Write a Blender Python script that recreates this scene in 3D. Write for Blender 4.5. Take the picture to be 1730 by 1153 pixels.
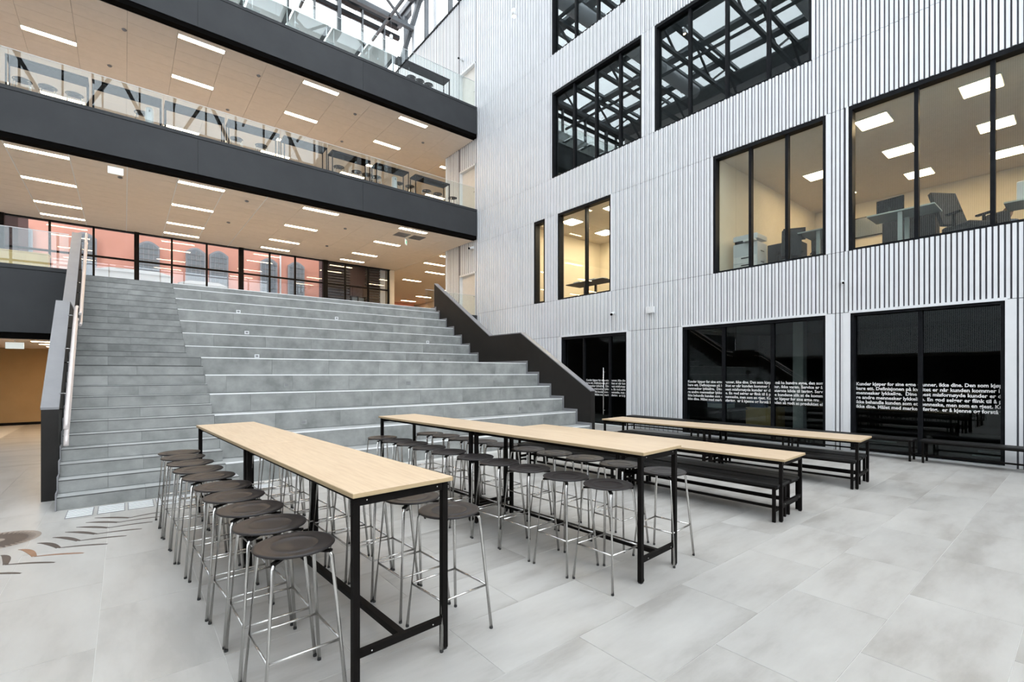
import bpy, math, random
from mathutils import Vector
random.seed(7)
R = math.radians
PI = math.pi
scn = bpy.context.scene
for o in list(bpy.data.objects):
    bpy.data.objects.remove(o)
C = scn.collection

# ------------------------------------------------------------------ camera
F, CX, HZ, H = 803.0, 865.0, 631.5, 1.75
YAW = math.atan((CX-210)/F)            # forward turned from +Y towards +X
SA, CA = math.sin(YAW), math.cos(YAW)
cam = bpy.data.cameras.new('camera')
cam.sensor_width = 36
cam.lens = 36*F/1730
cam.shift_y = (HZ-576.5)/1730
cam.clip_start = .05
cam.clip_end = 300
co = bpy.data.objects.new('camera', cam)
C.objects.link(co)
co.location = (0, 0, H)
co.rotation_euler = (PI/2, 0, -YAW)
scn.camera = co

# ------------------------------------------------------------------ light
W_SKY = 4.5
w = bpy.data.worlds.new('overcast_sky')
scn.world = w
w.use_nodes = True
nt = w.node_tree
bg = nt.nodes['Background']
tc = nt.nodes.new('ShaderNodeTexCoord')
nz = nt.nodes.new('ShaderNodeTexNoise')
nz.inputs['Scale'].default_value = 2.0
nz.inputs['Detail'].default_value = 4
rp = nt.nodes.new('ShaderNodeValToRGB')
rp.color_ramp.elements[0].position = .3
rp.color_ramp.elements[0].color = (.92, .955, 1, 1)
rp.color_ramp.elements[1].position = .75
rp.color_ramp.elements[1].color = (.975, .985, 1, 1)
nt.links.new(tc.outputs['Generated'], nz.inputs['Vector'])
nt.links.new(nz.outputs['Fac'], rp.inputs['Fac'])
nt.links.new(rp.outputs['Color'], bg.inputs['Color'])
# overcast sky: smoothly brighter towards the zenith, as a cloudy sky is
sp_ = nt.nodes.new('ShaderNodeSeparateXYZ')
nt.links.new(tc.outputs['Generated'], sp_.inputs[0])
mrz = nt.nodes.new('ShaderNodeMapRange')
mrz.inputs['From Min'].default_value = 0
mrz.inputs['From Max'].default_value = 1
mrz.inputs['To Min'].default_value = W_SKY
mrz.inputs['To Max'].default_value = W_SKY*1.15
nt.links.new(sp_.outputs['Z'], mrz.inputs['Value'])
nt.links.new(mrz.outputs[0], bg.inputs['Strength'])
bg.inputs['Strength'].default_value = W_SKY
LAMP = 42.0        # strength of the ceiling lights' diffusers
vs = scn.view_settings
vs.view_transform = 'Standard'
vs.look = 'None'
vs.gamma = 1
vs.exposure = 0.0
vs.use_curve_mapping = False
cy = scn.cycles
cy.max_bounces = 8
cy.diffuse_bounces = 5
cy.glossy_bounces = 4
cy.transmission_bounces = 4
cy.transparent_max_bounces = 16
cy.sample_clamp_indirect = 6
cy.caustics_reflective = False
cy.caustics_refractive = False

# ------------------------------------------------------------------ materials
def mat(name, col, rough=.5, metal=0.0, spec=.5, emit=None, es=0.0):
    m = bpy.data.materials.new(name)
    m.use_nodes = True
    b = m.node_tree.nodes['Principled BSDF']
    b.inputs['Base Color'].default_value = (*col, 1)
    b.inputs['Roughness'].default_value = rough
    b.inputs['Metallic'].default_value = metal
    b.inputs['Specular IOR Level'].default_value = spec
    if emit:
        b.inputs['Emission Color'].default_value = (*emit, 1)
        b.inputs['Emission Strength'].default_value = es
    # a faint grain so that nothing is perfectly flat
    return m

def noisy(name, c1, c2, scale=3., rough=.5, metal=0., stretch=(1, 1, 1), detail=6, bump=0., spec=.5, rvar=0., perobj=0., c3=None):
    m = mat(name, c1, rough, metal, spec)
    n = m.node_tree
    b = n.nodes['Principled BSDF']
    t = n.nodes.new('ShaderNodeTexCoord')
    mp = n.nodes.new('ShaderNodeMapping')
    mp.inputs['Scale'].default_value = stretch
    geo = n.nodes.new('ShaderNodeNewGeometry')
    n.links.new(geo.outputs['Position'], mp.inputs['Vector'])
    if perobj:
        oi = n.nodes.new('ShaderNodeObjectInfo')
        ml = n.nodes.new('ShaderNodeMath'); ml.operation = 'MULTIPLY'
        ml.inputs[1].default_value = 37.
        n.links.new(oi.outputs['Random'], ml.inputs[0])
        n.links.new(ml.outputs[0], mp.inputs['Location'])
    nz = n.nodes.new('ShaderNodeTexNoise')
    nz.inputs['Scale'].default_value = scale
    nz.inputs['Detail'].default_value = detail
    nz.inputs['Roughness'].default_value = .6
    n.links.new(mp.outputs[0], nz.inputs['Vector'])
    r = n.nodes.new('ShaderNodeValToRGB')
    r.color_ramp.elements[0].position = .34
    r.color_ramp.elements[0].color = (*c1, 1)
    r.color_ramp.elements[1].position = .66
    r.color_ramp.elements[1].color = (*c2, 1)
    if c3:
        e = r.color_ramp.elements.new(.5); e.color = (*c3, 1)
    n.links.new(nz.outputs['Fac'], r.inputs['Fac'])
    out = r.outputs['Color']
    if perobj:
        hs = n.nodes.new('ShaderNodeHueSaturation')
        mr = n.nodes.new('ShaderNodeMapRange')
        mr.inputs['To Min'].default_value = 1-perobj
        mr.inputs['To Max'].default_value = 1+perobj
        n.links.new(oi.outputs['Random'], mr.inputs['Value'])
        n.links.new(mr.outputs[0], hs.inputs['Value'])
        n.links.new(out, hs.inputs['Color'])
        out = hs.outputs['Color']
    n.links.new(out, b.inputs['Base Color'])
    if rvar:
        mr = n.nodes.new('ShaderNodeMapRange')
        mr.inputs['To Min'].default_value = rough-rvar
        mr.inputs['To Max'].default_value = rough+rvar
        n.links.new(nz.outputs['Fac'], mr.inputs['Value'])
        n.links.new(mr.outputs[0], b.inputs['Roughness'])
    if bump:
        bp = n.nodes.new('ShaderNodeBump')
        bp.inputs['Strength'].default_value = bump
        bp.inputs['Distance'].default_value = .01
        n.links.new(nz.outputs['Fac'], bp.inputs['Height'])
        n.links.new(bp.outputs[0], b.inputs['Normal'])
    return m

def glass(name, tint=(.9, .93, .92), ior=1.5, boost=1.0):
    m = bpy.data.materials.new(name)
    m.use_nodes = True
    n = m.node_tree
    n.nodes.clear()
    o = n.nodes.new('ShaderNodeOutputMaterial')
    mx = n.nodes.new('ShaderNodeMixShader')
    tr = n.nodes.new('ShaderNodeBsdfTransparent')
    tr.inputs['Color'].default_value = (*tint, 1)
    gl = n.nodes.new('ShaderNodeBsdfGlossy')
    gl.inputs['Roughness'].default_value = 0.0
    gl.inputs['Color'].default_value = (.93, .97, 1, 1)
    fr = n.nodes.new('ShaderNodeFresnel')
    # both faces of a thin pane reflect like air-to-glass
    ge = n.nodes.new('ShaderNodeNewGeometry')
    mi = n.nodes.new('ShaderNodeMapRange')
    mi.inputs['To Min'].default_value = ior
    mi.inputs['To Max'].default_value = 1/ior
    n.links.new(ge.outputs['Backfacing'], mi.inputs['Value'])
    n.links.new(mi.outputs[0], fr.inputs['IOR'])
    ml = n.nodes.new('ShaderNodeMath'); ml.operation = 'MULTIPLY'
    ml.use_clamp = True
    ml.inputs[1].default_value = boost
    n.links.new(fr.outputs[0], ml.inputs[0])
    n.links.new(ml.outputs[0], mx.inputs[0])
    n.links.new(tr.outputs[0], mx.inputs[1])
    n.links.new(gl.outputs[0], mx.inputs[2])
    n.links.new(mx.outputs[0], o.inputs[0])
    return m

M = {}
M['floor'] = noisy('floor_tile_stoneware', (.345, .328, .305), (.49, .478, .455), 2.1, .4, stretch=(.45, 1.5, 1), rvar=.08, perobj=.035, c3=(.44, .427, .405), detail=9)
M['floor2'] = noisy('floor_tile_stoneware_turned', (.375, .365, .345), (.49, .478, .455), 2.1, .4, stretch=(1.5, .45, 1), rvar=.08, perobj=.03, c3=(.45, .438, .415), detail=9)
M['grout'] = noisy('grout', (.62, .61, .58), (.68, .67, .64), 9, .8)
M['slat'] = noisy('light_grey_cladding', (.775, .79, .81), (.815, .83, .85), 2, .42, spec=.4)
M['slatback'] = noisy('cladding_recess', (.06, .06, .072), (.075, .075, .09), 3, .6)
M['plaster'] = noisy('white_plaster', (.68, .68, .68), (.74, .74, .74), 2, .8)
M['warmwall'] = noisy('warm_plaster', (.76, .69, .57), (.80, .73, .61), 2, .8)
M['brownwall'] = noisy('ochre_wall', (.42, .28, .13), (.46, .31, .15), 1.5, .7)
M['ceil'] = noisy('ceiling_panel_paint', (.74, .665, .585), (.78, .70, .62), 5, .75, perobj=.012)
M['ceilgap'] = mat('ceiling_void', (.34, .3, .27), .9)
M['fascia'] = noisy('anthracite_fascia', (.036, .038, .0415), (.043, .0455, .049), 1.2, .6, spec=.3, perobj=.02)
M['black'] = noisy('black_powder_coat', (.0065, .0055, .005), (.009, .0075, .007), 8, .55, spec=.08)
M['void'] = mat('black_reveal', (.003, .0025, .0022), .9, spec=.05)
M['blackframe'] = noisy('black_window_frame', (.006, .0065, .008), (.01, .011, .013), 8, .5, spec=.12)
M['steel'] = noisy('dark_steel_beam', (.055, .062, .07), (.08, .088, .098), 3, .5, metal=.0)
M['roofgrey'] = noisy('grey_roof_deck', (.17, .19, .2), (.21, .225, .24), 3, .6)
M['duct'] = noisy('duct_metal', (.46, .48, .5), (.54, .56, .58), 5, .4, metal=.2)
M['oak'] = noisy('oak_veneer', (.58, .43, .285), (.67, .52, .36), 5, .42, stretch=(9, .6, 1), detail=8, c3=(.63, .48, .33))
M['oakedge'] = noisy('oak_edge', (.45, .33, .19), (.52, .39, .23), 8, .5, stretch=(1, 1, 20))
M['seat'] = noisy('stool_seat_brown_black', (.018, .0155, .016), (.026, .0215, .0215), 14, .42, spec=.35)
M['bench'] = noisy('black_bench_board', (.012, .012, .012), (.022, .021, .020), 6, .55, spec=.15, stretch=(6, .8, 1))
M['chrome'] = noisy('chromed_steel', (.68, .665, .645), (.74, .725, .70), 10, .24, metal=1)
M['foot'] = mat('black_foot_cap', (.02, .02, .02), .6)
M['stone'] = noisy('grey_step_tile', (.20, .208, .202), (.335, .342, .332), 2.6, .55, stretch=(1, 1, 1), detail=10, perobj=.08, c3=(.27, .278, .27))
M['tread'] = noisy('skylit_tread_tile', (.36, .37, .365), (.45, .46, .455), 2.2, .5, detail=9, perobj=.04)  # step stone colour lightened to carry the sky light falling on the treads
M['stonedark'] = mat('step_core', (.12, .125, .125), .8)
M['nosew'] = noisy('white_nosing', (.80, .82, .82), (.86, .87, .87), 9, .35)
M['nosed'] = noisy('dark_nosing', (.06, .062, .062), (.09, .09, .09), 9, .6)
M['balu'] = noisy('black_brown_balustrade', (.013, .0115, .0105), (.018, .016, .0145), 2, .6, spec=.3)
M['cap'] = noisy('grey_balustrade_cap', (.21, .21, .222), (.24, .24, .25), 3, .45)
M['inox'] = noisy('brushed_handrail', (.72, .655, .64), (.78, .715, .70), 8, .38, metal=.45)
M['lamp'] = mat('lamp_diffuser', (.9, .85, .75), .6, emit=(1, .73, .45), es=LAMP)
M['panel'] = mat('office_panel_diffuser', (.9, .88, .8), .6, emit=(1, .73, .43), es=23)
M['panelw'] = mat('warm_office_panel_diffuser', (.9, .85, .7), .6, emit=(1, .80, .54), es=60)
M['bulb'] = mat('bulb_glass', (1, .8, .5), .4, emit=(1, .72, .4), es=60)
M['exitbox'] = mat('sign_housing', (.8, .82, .82), .5, emit=(.9, 1, .95), es=.5)
M['green'] = mat('sign_green', (.02, .4, .15), .5, emit=(.05, .8, .35), es=.8)
M['salmon'] = noisy('salmon_render', (.66, .31, .235), (.71, .34, .265), .7, .9)
M['paving'] = noisy('outdoor_paving', (.2, .195, .19), (.25, .245, .24), 1, .9)
M['darkslat'] = noisy('dark_facade_slat', (.05, .047, .06), (.075, .07, .085), 4, .6)
M['darkmaroon'] = noisy('maroon_facade', (.05, .022, .026), (.065, .028, .032), 2, .7)
M['winpane'] = mat('old_window_pane', (.20, .235, .27), .2)
M['winframe'] = noisy('grey_window_bars', (.26, .27, .30), (.32, .33, .36), 3, .6)
M['white'] = noisy('white_lacquer', (.74, .76, .77), (.80, .81, .82), 4, .4)
M['offwhite'] = noisy('warm_door_lacquer', (.72, .69, .63), (.76, .73, .67), 4, .45)
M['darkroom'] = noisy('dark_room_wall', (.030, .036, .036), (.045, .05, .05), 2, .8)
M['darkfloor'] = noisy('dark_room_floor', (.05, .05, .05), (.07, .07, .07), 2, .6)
M['greyblue'] = noisy('pale_green_grey_laminate', (.38, .44, .44), (.44, .5, .5), 3, .4)
M['charcoal'] = noisy('charcoal_fabric', (.016, .017, .020), (.026, .027, .030), 20, .8)
M['plastic'] = noisy('printer_plastic', (.58, .62, .66), (.64, .68, .72), 4, .4)
M['red'] = noisy('red_card', (.5, .04, .03), (.58, .06, .04), 5, .5)
M['woodwarm'] = noisy('yellow_wood_panel', (.62, .42, .16), (.72, .5, .22), 4, .5, stretch=(5, 1, 1))
M['skin'] = noisy('skin', (.55, .34, .25), (.6, .38, .28), 8, .6)
M['hair'] = noisy('brown_hair', (.05, .025, .015), (.09, .045, .03), 30, .6)
M['cloth'] = noisy('blue_cloth', (.08, .12, .22), (.12, .17, .3), 8, .8)
M['artdark'] = noisy('floor_inlay_dark', (.075, .058, .05), (.10, .078, .066), 5, .5)
M['artpale'] = noisy('floor_inlay_pale', (.28, .235, .20), (.33, .28, .24), 5, .5)
M['artbrown'] = noisy('floor_inlay_copper', (.26, .14, .085), (.32, .18, .11), 5, .45)
M['letter'] = mat('white_window_lettering', (.82, .83, .83), .5)
M['gl'] = glass('clear_balustrade_glass', (.93, .96, .95), 1.5, 1.0)
M['glwin'] = glass('coated_window_glass', (.86, .9, .88), 1.62, 1.6)
M['glwarm'] = glass('office_window_glass', (.94, .96, .93), 1.5, 1.0)
M['gldark'] = glass('tinted_ground_floor_glass', (.62, .66, .65), 1.45, 1.0)
M['glroof'] = glass('roof_glass', (.95, .97, .98), 1.15, .5)
M['glcurtain'] = glass('curtain_wall_glass', (.95, .96, .96), 1.5, 1.0)

# ------------------------------------------------------------------ mesh helpers
class MB:
    def __init__(s):
        s.v = []; s.f = []; s.sm = []
    def box(s, x0, x1, y0, y1, z0, z1):
        if x0 > x1: x0, x1 = x1, x0
        if y0 > y1: y0, y1 = y1, y0
        if z0 > z1: z0, z1 = z1, z0
        n = len(s.v)
        s.v += [(x0, y0, z0), (x1, y0, z0), (x1, y1, z0), (x0, y1, z0), (x0, y0, z1), (x1, y0, z1), (x1, y1, z1), (x0, y1, z1)]
        s.f += [tuple(n+i for i in q) for q in ((3, 2, 1, 0), (4, 5, 6, 7), (0, 1, 5, 4), (1, 2, 6, 5), (2, 3, 7, 6), (3, 0, 4, 7))]
        s.sm += [False]*6
        return s
    def cbox(s, x0, x1, y0, y1, z0, z1, c):
        # box with chamfered top edge
        n = len(s.v)
        s.v += [(x0, y0, z0), (x1, y0, z0), (x1, y1, z0), (x0, y1, z0), (x0, y0, z1-c), (x1, y0, z1-c), (x1, y1, z1-c), (x0, y1, z1-c),
                (x0+c, y0+c, z1), (x1-c, y0+c, z1), (x1-c, y1-c, z1), (x0+c, y1-c, z1)]
        s.f += [tuple(n+i for i in q) for q in ((3, 2, 1, 0), (0, 1, 5, 4), (1, 2, 6, 5), (2, 3, 7, 6), (3, 0, 4, 7), (4, 5, 9, 8), (5, 6, 10, 9), (6, 7, 11, 10), (7, 4, 8, 11), (8, 9, 10, 11))]
        s.sm += [False]*10
        return s
    def bar(s, a, b, w, h=None, up=(0, 0, 1)):
        # rectangular bar from a to b
        h = h or w
        a = Vector(a); b = Vector(b); d = (b-a).normalized()
        u = Vector(up)
        if abs(d.dot(u)) > .98: u = Vector((1, 0, 0))
        sx = d.cross(u).normalized(); sy = sx.cross(d).normalized()
        n = len(s.v)
        for p in (a, b):
            for i, j in ((-1, -1), (1, -1), (1, 1), (-1, 1)):
                s.v.append(tuple(p+sx*(i*w/2)+sy*(j*h/2)))
        s.f += [tuple(n+i for i in q) for q in ((0, 3, 2, 1), (4, 5, 6, 7), (0, 1, 5, 4), (1, 2, 6, 5), (2, 3, 7, 6), (3, 0, 4, 7))]
        s.sm += [False]*6
        return s
    def tube(s, pts, r, k=8, r2=None):
        pts = [Vector(p) for p in pts]
        n0 = len(s.v)
        m = len(pts)
        for i, p in enumerate(pts):
            if i == 0: d = pts[1]-p
            elif i == m-1: d = p-pts[i-1]
            else: d = (pts[i+1]-p).normalized()+(p-pts[i-1]).normalized()
            d.normalize()
            u = Vector((0, 0, 1)) if abs(d.z) < .95 else Vector((1, 0, 0))
            a = d.cross(u).normalized(); b = a.cross(d).normalized()
            rr = r if r2 is None else r+(r2-r)*i/(m-1)
            for j in range(k):
                t = 2*PI*j/k
                s.v.append(tuple(p+a*(rr*math.cos(t))+b*(rr*math.sin(t))))
        for i in range(m-1):
            for j in range(k):
                a0 = n0+i*k+j; a1 = n0+i*k+(j+1) % k
                s.f.append((a0, a1, a1+k, a0+k)); s.sm.append(True)
        s.f.append(tuple(n0+j for j in range(k-1, -1, -1))); s.sm.append(False)
        s.f.append(tuple(n0+(m-1)*k+j for j in range(k))); s.sm.append(False)
        return s
    def lathe(s, prof, k=24, c=(0, 0, 0)):
        n0 = len(s.v); m = len(prof)
        for r, z in prof:
            for j in range(k):
                t = 2*PI*j/k
                s.v.append((c[0]+r*math.cos(t), c[1]+r*math.sin(t), c[2]+z))
        for i in range(m-1):
            for j in range(k):
                a0 = n0+i*k+j; a1 = n0+i*k+(j+1) % k
                s.f.append((a0, a1, a1+k, a0+k)); s.sm.append(True)
        return s
    def prism(s, poly, x0, x1, axis='x'):
        # polygon in the (y,z) plane extruded along x (or (x,z) along y, (x,y) along z)
        n = len(s.v); k = len(poly)
        for c in (x0, x1):
            for p, q in poly:
                s.v.append((c, p, q) if axis == 'x' else ((p, c, q) if axis == 'y' else (p, q, c)))
        s.f.append(tuple(range(n+k-1, n-1, -1))); s.f.append(tuple(range(n+k, n+2*k)))
        s.sm += [False, False]
        for i in range(k):
            j = (i+1) % k
            s.f.append((n+i, n+j, n+k+j, n+k+i)); s.sm.append(False)
        return s
    def mesh(s, name, m, fn=None):
        me = bpy.data.meshes.new(name)
        v = [fn(p) for p in s.v] if fn else s.v
        me.from_pydata(v, [], s.f)
        me.polygons.foreach_set('use_smooth', s.sm)
        me.materials.append(m)
        me.update()
        return me
    def obj(s, name, m, parent=None, fn=None):
        return link(name, s.mesh(name, m, fn), parent)

def link(name, me, parent=None, loc=None, rz=0):
    o = bpy.data.objects.new(name, me)
    C.objects.link(o)
    if parent: o.parent = parent
    if loc is not None: o.location = loc
    if rz: o.rotation_euler.z = rz
    return o

def empty(name, loc=(0, 0, 0), rz=0):
    o = bpy.data.objects.new(name, None)
    o.empty_display_size = .2
    C.objects.link(o)
    o.location = loc
    o.rotation_euler.z = rz
    return o

def tag(o, label, cat, group=None, kind=None):
    o['label'] = label; o['category'] = cat
    if group: o['group'] = group
    if kind: o['kind'] = kind
    return o

def struct(o, label=None, cat=None):
    o['kind'] = 'structure'
    if label: o['label'] = label
    if cat: o['category'] = cat
    return o

def copy_tree(o, parent=None):
    c = o.copy(); C.objects.link(c)
    if parent: c.parent = parent
    for ch in kids[o.name]:
        copy_tree(ch, c)
    return c
kids = {}
def index_kids():
    kids.clear()
    for o in bpy.data.objects: kids[o.name] = []
    for o in bpy.data.objects:
        if o.parent: kids[o.parent.name].append(o)

def ordn(i):
    return ['nearest', 'second', 'third', 'fourth', 'fifth', 'sixth', 'seventh', 'eighth', 'ninth', 'farthest'][i]

XW = 12.635      # face of the right wall's slats
YB = 18.04       # face of the gallery fascias
YC = 26.6        # curtain wall
Z1, Z2, Z3 = 4.32, 9.25, 13.98
ROOF = 22.95
XL = -9.0

# ================================================================== STRUCTURE
# ------------------------------------------------------------------ floor with tiles
fl = struct(MB().box(XL, XW+.2, -6, 23.2, -.25, -.003).obj('floor', M['grout']), 'pale grey stoneware tiled ground floor of the atrium', 'floor')
T = .62
cnt = 0
cx0, cx1 = .48, XW+.04
tile_a = MB().cbox(-T+.0018, T-.0018, -T/2+.0018, T/2-.0018, -.02, 0, .0008).mesh('floor_tile', M['floor'])
tile_b = MB().cbox(-T/2+.0018, T/2-.0018, -T+.0018, T-.0018, -.02, 0, .0008).mesh('floor_tile', M['floor2'])
tiles = []
def tile(kind, x, y):
    tiles.append((math.hypot(x, y), kind, x, y))
j0 = -4
for j in range(-4, 14):
    y = .93+T*(j+.5)
    if y+T/2 > 8.36 and True:
        lim = 1
    off = T if (j % 2) else 0
    x = .48+off
    if off:
        tile('h', .48+T/2, y)
    while x+2*T < XW+.9:
        tile('a', x+T, y); x += 2*T
for i in range(-4, 1):
    x = .48-T*(-i+.5) if i < 1 else 0
    for k in range(-2, 9):
        y = 4.02-2*T*2+2*T*k + (T if i % 2 else 0)
        tile('b', x, y)
# more tiles to the left and under the passage
tiles.sort()
tile_h = MB().cbox(-T/2+.0018, T/2-.0018, -T/2+.0018, T/2-.0018, -.02, 0, .0008).mesh('floor_tile', M['floor'])
n = 0
for dd, kd, x, y in tiles:
    if y > 8.36 and 0 < x: continue
    if x > XW-.1 : continue
    # behind the camera's view
    fwd = x*SA+y*CA
    if fwd < -.9: continue
    n += 1
    if n > 298: break
    link('floor_tile', {'a': tile_a, 'b': tile_b, 'h': tile_h}[kd], fl, (x, y, 0))
mb = MB()
for x in range(5):
    mb.box(-3.24-1.24*(x), -3.24-1.24*x-1.235, -6, 23, -.02, -.001)
mb.box(XW-.75, XW+.05, -4, 8.36, -.02, -.0005)
mb.box(-2.6, 0.0, 8.36+1.2, 23, -.02, -.0015)
mb.box(9.9, XW+.1, 8.36, 16, -.02, -.0015)
mb.box(.48, XW, -6, -1.6, -.02, -.0015)
mb.obj('floor_margin', M['floor'], fl)

# ------------------------------------------------------------------ right wall: slatted cladding with windows
ROWS = [  # z0, z1, [(y0,y1)...]
    (.0, 3.13, [(9.61, 12.57), (3.956, 7.612), (1.049, 3.467)]),
    (4.52, 7.77, [(13.475, 14.13), (10.26, 12.79), (3.95, 6.69), (-2.4, 3.51)]),
    (9.20, 12.46, [(9.03, 13.10), (4.245, 8.566)]),
    (13.90, 17.15, [(9.03, 13.10), (4.245, 8.566), (-2.4, 3.53)]),
]
YEND = 26.6
WT = 19.85
BANDS = [(0.0, 3.13, ROWS[0][2]), (3.13, 4.52, []), (4.52, 7.77, ROWS[1][2]), (7.77, 9.20, []), (9.20, 12.46, ROWS[2][2]),
         (12.46, 13.90, []), (13.90, 17.15, ROWS[3][2]), (17.15, WT, [])]
DOORS = [(Z1, 6.47), (Z2, 11.5), (Z3, 16.25)]
def gaps(y0, y1, holes):
    out = []; a = y0
    for h0, h1 in sorted(holes):
        if h0 > a: out.append((a, min(h0, y1)))
        a = max(a, h1)
    if a < y1: out.append((a, y1))
    return out
wr = MB()
for z0, z1, hol in BANDS:
    for a, b in gaps(-6, 18.04, hol):
        wr.box(XW+.045, XW+.35, a, b, z0, z1)
def door_span(zz0, zz1):
    return [(d0, d1) for d0, d1 in DOORS]
# part of the wall beside the galleries: doors 18.19..19.55, openings beyond 20.81 on levels 1 and 2
segs = []
def zsegs(holes):
    return gaps(Z1-1.9, WT, holes)
for (a, b, holes) in ((18.04, 18.19, []), (18.19, 19.55, DOORS), (19.55, 20.81, []), (20.81, YEND, [(Z1, 7.95), (Z2, 12.65)])):
    for z0, z1 in zsegs(holes):
        wr.box(XW+.045, XW+.35, a, b, z0, z1)
wr.box(XW+.045, XW+.35, 18.04, YEND, 0, Z1-1.9)
wall_right = struct(wr.obj('wall_right', M['slatback']), 'tall wall clad in light grey vertical metal slats with black framed windows', 'wall')
P = .082
def slats(y0, y1, z0, z1, wd=.0555, dp=.045, P=P):
    mb = MB()
    n0 = math.ceil(y0/P); n1 = math.floor((y1-.03)/P)
    for i in range(n0, n1+1):
        y = i*P
        # slats alternate between a proud and a shallower one
        dq = dp if i % 2 else dp*.5
        ya, yb = y, min(y+wd, y1)
        mb.prism([(XW+.045-dq, ya+.002), (XW+.045-dq, yb-.002), (XW+.046, yb), (XW+.046, ya)], z0+.006, z1-.006, 'z')
    return mb
k = 0
for z0, z1, hol in BANDS:
    for a, b in gaps(-3.2, 18.04, hol):
        mb = slats(a+(.03 if a > -3 else 0), b-.02, z0, z1)
        # corner trims closing each run
        if z0 == 0:
            mb.box(XW-.003, XW+.045, a, a+.14, z0, z1-.006); mb.box(XW-.003, XW+.045, b-.14, b, z0, z1-.006)
        elif hol:
            mb.box(XW-.001, XW+.045, a, a+.045, z0, z1); mb.box(XW-.001, XW+.045, b-.045, b, z0, z1)
        o = mb.obj('slat_panel', M['slat'], wall_right); o['kind'] = 'stuff'
for (a, b, holes) in ((18.04, 18.19, []), (18.19, 19.55, DOORS), (19.55, 20.81, []), (20.81, YEND, [(Z1, 7.95), (Z2, 12.65)])):
    for z0, z1 in zsegs(holes):
        for q0, q1 in ((z0, z1),):
            mb = slats(a, b, q0, q1, .0555 if q0 > 13 else .118, .045 if q0 > 13 else .012, P if q0 > 13 else 2*P)
            if holes:
                mb.box(XW-.001, XW+.045, a, b, q0-.0, q0+.04)
            o = mb.obj('slat_panel', M['slat'], wall_right); o['kind'] = 'stuff'
# dark end trim of the recessed part, and light horizontal joint lines
mb = MB()
mb.box(XW-.001, XW+.3, 20.78, 20.83, Z1, 7.95); mb.box(XW-.001, XW+.3, 20.78, 20.83, Z2, 12.65)
mb.obj('end_trim', M['slat'], wall_right)
mb = MB().box(XW+.0, XW+.3, -3.2, YEND, WT-.02, WT+.08)
mb.obj('parapet_cap', M['blackframe'], wall_right)

# doors beside the galleries
for i, (z0, z1) in enumerate(DOORS):
    d = MB().box(XW+.16, XW+.21, 18.2, 19.54, z0, z1-.01).obj('door_%d' % (i+1), M['offwhite'])
    struct(d, ['pale flush door in the slatted wall on the lowest gallery', 'pale flush door in the slatted wall on the middle gallery', 'white flush door in the slatted wall on the top gallery'][i], 'door')
    mb = MB().box(XW+.0, XW+.2, 18.19, 18.23, z0, z1).box(XW+.0, XW+.2, 19.51, 19.55, z0, z1).box(XW, XW+.2, 18.19, 19.55, z1-.04, z1)
    mb.obj('door_frame', M['white'], d)
    mb = MB().box(XW+.13, XW+.16, 18.34, 18.40, z0+.95, z0+1.15).tube([(XW+.12, 18.37, z0+1.05), (XW+.12, 18.50, z0+1.05)], .012, 8)
    mb.obj('door_handle', M['chrome'], d)
    MB().lathe([(0, 0), (.03, 0), (.03, .012), (0, .012)], 12).obj('lock', M['chrome'], d, fn=lambda p, z0=z0: (XW+.15-p[2], 18.37+p[0], z0+1.28+p[1]))

# ------------------------------------------------------------------ windows of the right wall
WX = XW+.16     # glass plane
wn = [0]
def window(y0, y1, z0, z1, mull, gm, label, fr=.07, deep=True):
    wn[0] += 1
    mb = MB()
    xf0, xf1 = XW+.02, XW+.24
    mb.box(xf0, xf1, y0, y0+fr, z0, z1).box(xf0, xf1, y1-fr, y1, z0, z1)
    mb.box(xf0, xf1, y0+fr, y1-fr, z1-fr*1.35, z1).box(xf0, xf1, y0+fr, y1-fr, z0, z0+fr*.6)
    w_ = struct(mb.obj('window_%d' % wn[0], M['blackframe']), label, 'window')
    e = [y0+fr]+sorted(mull)+[y1-fr]
    for m_ in mull:
        MB().box(XW+.09, XW+.22, m_-.035, m_+.035, z0+fr*.6, z1-fr*1.35).obj('mullion', M['blackframe'], w_)
    for a, b in zip(e[:-1], e[1:]):
        MB().box(WX-.004, WX+.004, a, b, z0+fr*.5, z1-fr).obj('pane', gm, w_)
    return w_
WA = window(9.61, 12.57, .04, 3.10, [10.38, 11.55], M['gldark'], 'dark ground floor glass door and window beside the grandstand stair', .06)
WB = window(3.956, 7.612, .04, 3.11, [5.17, 6.44], M['gldark'], 'dark three-pane ground floor window with white lettering behind the low tables', .06)
WC = window(1.049, 3.467, .04, 3.13, [2.28], M['gldark'], 'dark two-pane ground floor window with white lettering at the right', .06)
window(13.475, 14.13, 4.52, 7.77, [], M['glwarm'], 'narrow single-pane lit window in the second row', .09)
window(10.26, 12.79, 4.52, 7.77, [11.45], M['glwarm'], 'two-pane brightly lit window in the second row')
window(3.95, 6.69, 4.52, 7.77, [4.83, 5.72], M['glwarm'], 'three-pane office window with a copier behind it in the second row')
window(-2.4, 3.51, 4.52, 7.77, [.1, 1.22, 2.34, -1.1], M['glwarm'], 'large lit office window with square ceiling lights at the right edge')
window(9.03, 13.10, 9.20, 12.46, [9.95, 10.99, 12.03], M['glwin'], 'four-pane window in the third row reflecting the glazed corner of the roof')
window(4.245, 8.566, 9.20, 12.46, [5.27, 6.35, 7.45], M['glwin'], 'large four-pane window in the third row reflecting the ducts and roof')
window(9.03, 13.10, 13.90, 17.15, [9.9, 10.91, 11.95], M['glwin'], 'window cut by the top of the picture above the reflecting four-pane one')
window(4.245, 8.566, 13.90, 17.15, [5.27, 6.35, 7.45], M['glwin'], 'top row window above the large reflecting window')
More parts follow.
